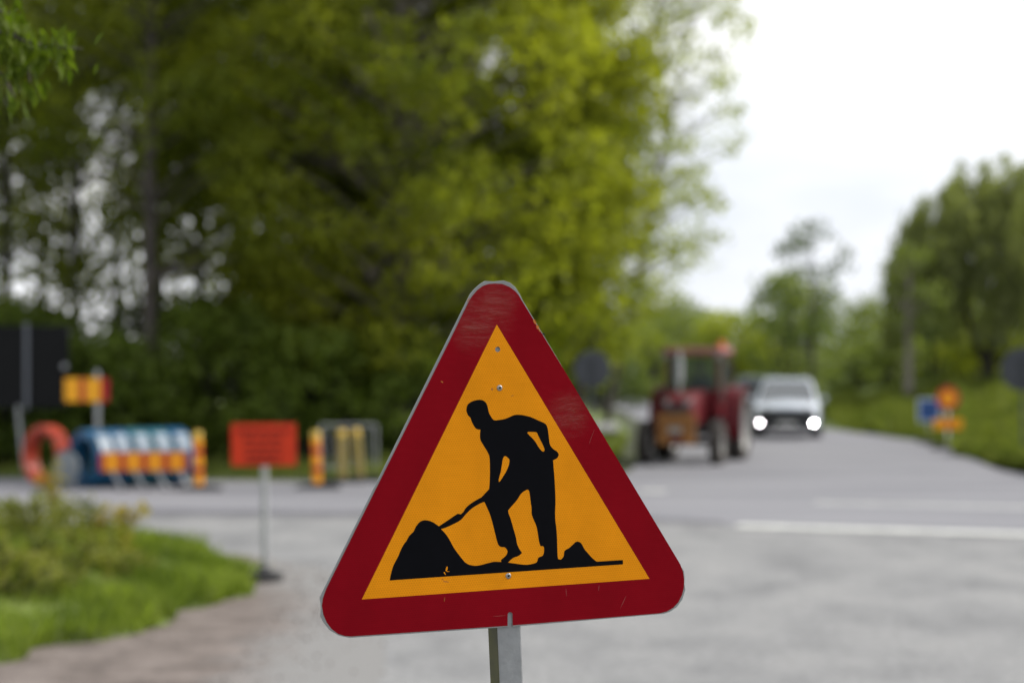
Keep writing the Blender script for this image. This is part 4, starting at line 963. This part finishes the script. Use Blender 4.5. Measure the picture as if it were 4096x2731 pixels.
MB().box(-.30, .30, -1.83, -1.79, .60, 1.00).build('front_panel', t_yel, T, bevel=.01)
MB().box(-.16, .12, -1.885, -1.835, .70, .84).build('number_plate', mat('plate_grey', (.24, .23, .21), .6), T)
MB().box(-.12, .14, -1.90, -1.80, .48, .64).build('tow_hitch', t_red, T, bevel=.02)
MB().tube([(-.17, -.62, 1.52), (-.17, -.62, 1.78), (-.17, -.62, 1.80), (-.17, -.62, 2.28), (-.17, -.62, 2.30), (-.17, -.58, 2.48)], [.04, .04, .085, .085, .035, .035], 14).build('exhaust', galv, T, smooth=True)
for s in (-1, 1):
    wheel(T, (s*.80, -1.24, .47), .47, .26, t_rim, 14, .55, t_tyre)
    wheel(T, (s*.82, 1.16, .77), .77, .42, t_rim, 18, .74, t_tyre)
    P = []
    for i in range(9):
        a = R(200-150*i/8); P.append((1.16+math.cos(a)*.86, .80+math.sin(a)*.86))
    for i in reversed(range(9)):
        a = R(200-150*i/8); P.append((1.16+math.cos(a)*.83, .80+math.sin(a)*.83))
    x0, x1 = sorted((s*.60, s*1.05))
    MB().prism(P, x0, x1, 'X').build('mudguard', t_red, T)
    MB().box(*sorted((s*.40, s*.62)), -.25, .25, .48, .54).build('step', t_dark, T)
    MB().box(*sorted((s*.42, s*.66)), -.1, 1.5, .98, 1.30).build('side_panel', t_red, T, bevel=.02)
    MB().box(*sorted((s*.78, s*.96)), .02, .05, 1.86, 2.12).build('mirror', t_dark, T, bevel=.01)
    MB().tube([(s*.60, .08, 2.2), (s*.87, .04, 2.14)], .012, 6).build('mirror_arm', t_dark, T)
    MB().lathe([(.0, -.04), (.07, -.03), (.075, .04)], 14, 'Y', (s*.58, .02, 2.36)).build('work_lamp', MATS['lamp_glass'], T, smooth=True)
    for y in (.10, 1.42): MB().hexa([(s*.62-.035, y-.035, 1.28), (s*.62+.035, y-.035, 1.28), (s*.62+.035, y+.035, 1.28), (s*.62-.035, y+.035, 1.28), (s*.57-.035, y-.035+.06*(1 if y < 1 else -1), 2.38), (s*.57+.035, y-.035+.06*(1 if y < 1 else -1), 2.38), (s*.57+.035, y+.035+.06*(1 if y < 1 else -1), 2.38), (s*.57-.035, y+.035+.06*(1 if y < 1 else -1), 2.38)]).build('cab_pillar', t_red, T)
    clear = MATS.get('cab_glass')
    if clear is None:
        clear = mat('cab_glass', (.35, .42, .40), .04, spec=.6); clear.node_tree.nodes['Principled BSDF'].inputs['Transmission Weight'].default_value = .9; clear.node_tree.nodes['Principled BSDF'].inputs['IOR'].default_value = 1.05
    MB().hexa([(s*.618, .15, 1.31), (s*.624, .15, 1.31), (s*.624, 1.37, 1.31), (s*.618, 1.37, 1.31), (s*.575, .20, 2.35), (s*.581, .20, 2.35), (s*.581, 1.32, 2.35), (s*.575, 1.32, 2.35)]).build('side_glass', clear, T)
MB().hexa([(-.58, .09, 1.61), (.58, .09, 1.61), (.58, .096, 1.61), (-.58, .096, 1.61), (-.53, .155, 2.36), (.53, .155, 2.36), (.53, .161, 2.36), (-.53, .161, 2.36)]).build('windscreen', MATS['cab_glass'], T)
MB().box(-.60, .60, .06, .11, 1.02, 1.6).build('firewall', t_red, T, bevel=.01)
MB().box(-.58, .58, 1.42, 1.46, .95, 1.55).build('rear_panel', t_dark, T)
MB().box(-.58, .58, .12, 1.42, .96, 1.0).build('cab_floor', t_dark, T)
MB().box(-.68, .68, -.02, 1.52, 2.385, 2.54).build('roof', t_roof, T, bevel=.05, segs=3, smooth=True)
MB().lathe([(.0, .15), (.055, .14), (.075, .10), (.08, .0)], 16, 'Z', (.60, .35, 2.54)).build('beacon', mat('beacon_orange', (.75, .16, .03), .3), T, smooth=True)
q = MB(); q.box(-.24, .24, .80, 1.24, 1.20, 1.32); q.box(-.24, .24, 1.18, 1.30, 1.30, 1.85); q.box(-.12, .12, .9, 1.15, 1.0, 1.2); q.build('seat', t_dark, T, bevel=.04, smooth=True)
q = MB(); q.tube([(0.19*math.cos(2*PI*i/20), .42+.16*math.sin(2*PI*i/20), 1.66+.10*math.sin(2*PI*i/20)) for i in range(21)], .016, 6, cap=False); q.tube([(0, .30, 1.35), (0, .42, 1.66)], .02, 6); q.box(-.18, .18, .41, .43, 1.645, 1.675); q.build('steering_wheel', t_dark, T)

# the driver: one skinned body, seated, both hands on the wheel
def driver():
    root = empty('person', tg, R(-15)); tag(root, 'person in a dark blue jacket sitting at the wheel of the tractor', 'person')
    J = {'pel': (0, 1.0, 1.42), 'chest': (0, 1.04, 1.72), 'neck': (0, 1.02, 1.93), 'chin': (0, 1.0, 2.00), 'head': (0, .98, 2.10), 'crown': (0, 1.0, 2.2)}
    Rr = {'pel': .15, 'chest': .165, 'neck': .06, 'chin': .065, 'head': .10, 'crown': .06}
    E = [('pel', 'chest'), ('chest', 'neck'), ('neck', 'chin'), ('chin', 'head'), ('head', 'crown')]
    for s, n in ((-1, 'l'), (1, 'r')):
        J.update({n+'sh': (s*.20, 1.02, 1.84), n+'el': (s*.27, .76, 1.62), n+'wr': (s*.19, .54, 1.68), n+'hd': (s*.17, .46, 1.70), n+'hip': (s*.10, .97, 1.40), n+'kn': (s*.15, .56, 1.44), n+'an': (s*.16, .44, 1.08), n+'to': (s*.16, .30, 1.04)})
        Rr.update({n+'sh': .075, n+'el': .055, n+'wr': .038, n+'hd': .04, n+'hip': .10, n+'kn': .075, n+'an': .05, n+'to': .04})
        E += [('chest', n+'sh'), (n+'sh', n+'el'), (n+'el', n+'wr'), (n+'wr', n+'hd'), ('pel', n+'hip'), (n+'hip', n+'kn'), (n+'kn', n+'an'), (n+'an', n+'to')]
        for f in range(4):
            a = n+'f%d' % f; b = n+'g%d' % f; c = n+'h%d' % f
            J[a] = (s*(.195-.018*f), .425, 1.715-.004*f); J[b] = (s*(.195-.018*f), .395, 1.70-.004*f); J[c] = (s*(.193-.018*f), .40, 1.675-.004*f)
            Rr[a] = .010; Rr[b] = .009; Rr[c] = .008; E += [(n+'hd', a), (a, b), (b, c)]
        J[n+'t1'] = (s*.135, .46, 1.70); J[n+'t2'] = (s*.125, .42, 1.685); Rr[n+'t1'] = .012; Rr[n+'t2'] = .01; E += [(n+'hd', n+'t1'), (n+'t1', n+'t2')]
    ks = list(J); me = bpy.data.meshes.new('body'); me.from_pydata([J[k] for k in ks], [(ks.index(a), ks.index(b)) for a, b in E], [])
    o = bpy.data.objects.new('body', me); COL.objects.link(o); sk = o.modifiers.new('skin', 'SKIN'); sk.use_smooth_shade = True
    for i, k in enumerate(ks):
        v = me.skin_vertices[0].data[i]; v.radius = (Rr[k], Rr[k]*(.8 if k in ('pel', 'chest') else 1)); v.use_root = (k == 'pel')
    o.modifiers.new('sub', 'SUBSURF').levels = 1
    dg = bpy.context.evaluated_depsgraph_get(); bm_ = bpy.data.meshes.new_from_object(o.evaluated_get(dg)); bpy.data.objects.remove(o)
    jacket = mat('jacket_navy', (.02, .03, .055), .8, var=.2); skin = mat('skin', (.42, .25, .19), .6); trousers = mat('trousers_dark', (.03, .03, .035), .85)
    bm_.materials.clear()
    for m in (jacket, skin, trousers): bm_.materials.append(m)
    for p in bm_.polygons:
        c = p.center
        p.material_index = 1 if (c.z > 1.955 or c.y < .50 and c.z > 1.6) else (2 if c.z < 1.52 and c.y < 1.1 else 0); p.use_smooth = True
    bm_.name = 'body'; link_mesh('body', bm_, None, root)
    MB().lathe([(.112, 2.13), (.118, 2.17), (.10, 2.225), (.05, 2.25), (.0, 2.255)], 18, 'Z', (0, 1.0, 0)).build('hair', mat('hair_brown', (.05, .03, .02), .8), root, smooth=True)
    for s in (-1, 1): MB().lathe([(.0, -.012), (.011, -.008), (.012, .004)], 10, 'Y', (s*.036, .888, 2.10)).build('eye', black_rubber, root)
    MB().prism([(-.014, 2.05), (.014, 2.05), (.006, 2.10), (-.006, 2.10)], .862, .90, 'Y').build('nose', MATS['skin'], root)
    MB().box(-.028, .028, .897, .92, 2.018, 2.026).build('mouth', mat('lips', (.25, .09, .08), .6), root)
driver()

_st = LOOSE.build('loose_gravel', gravel_m); tag(_st, 'loose stones spilled from the gravel shoulder onto the asphalt', 'gravel', kind='stuff')
# unseen wood added behind the camera to darken what the sign's sheeting mirrors
_rng = np.random.default_rng(77); _cl = []
for _k in range(420):
    _cl.append((_rng.uniform(-34, 40), _rng.uniform(-34, -22), 13*_rng.random()**.8, _rng.uniform(1.0, 1.9)))
_C = clump_points(_cl, 60, _rng); _C[:, 2] = np.maximum(_C[:, 2], .1); _sz = .5*(.7+.6*_rng.random(len(_C)))
_w = link_mesh('added_wood_behind', leaf_mesh('added_wood_behind', _C, _sz, _sz*.65, _rng), lf_forest); tag(_w, 'unseen leafy mass added behind the camera to darken the sign reflections', 'wood', kind='stuff')
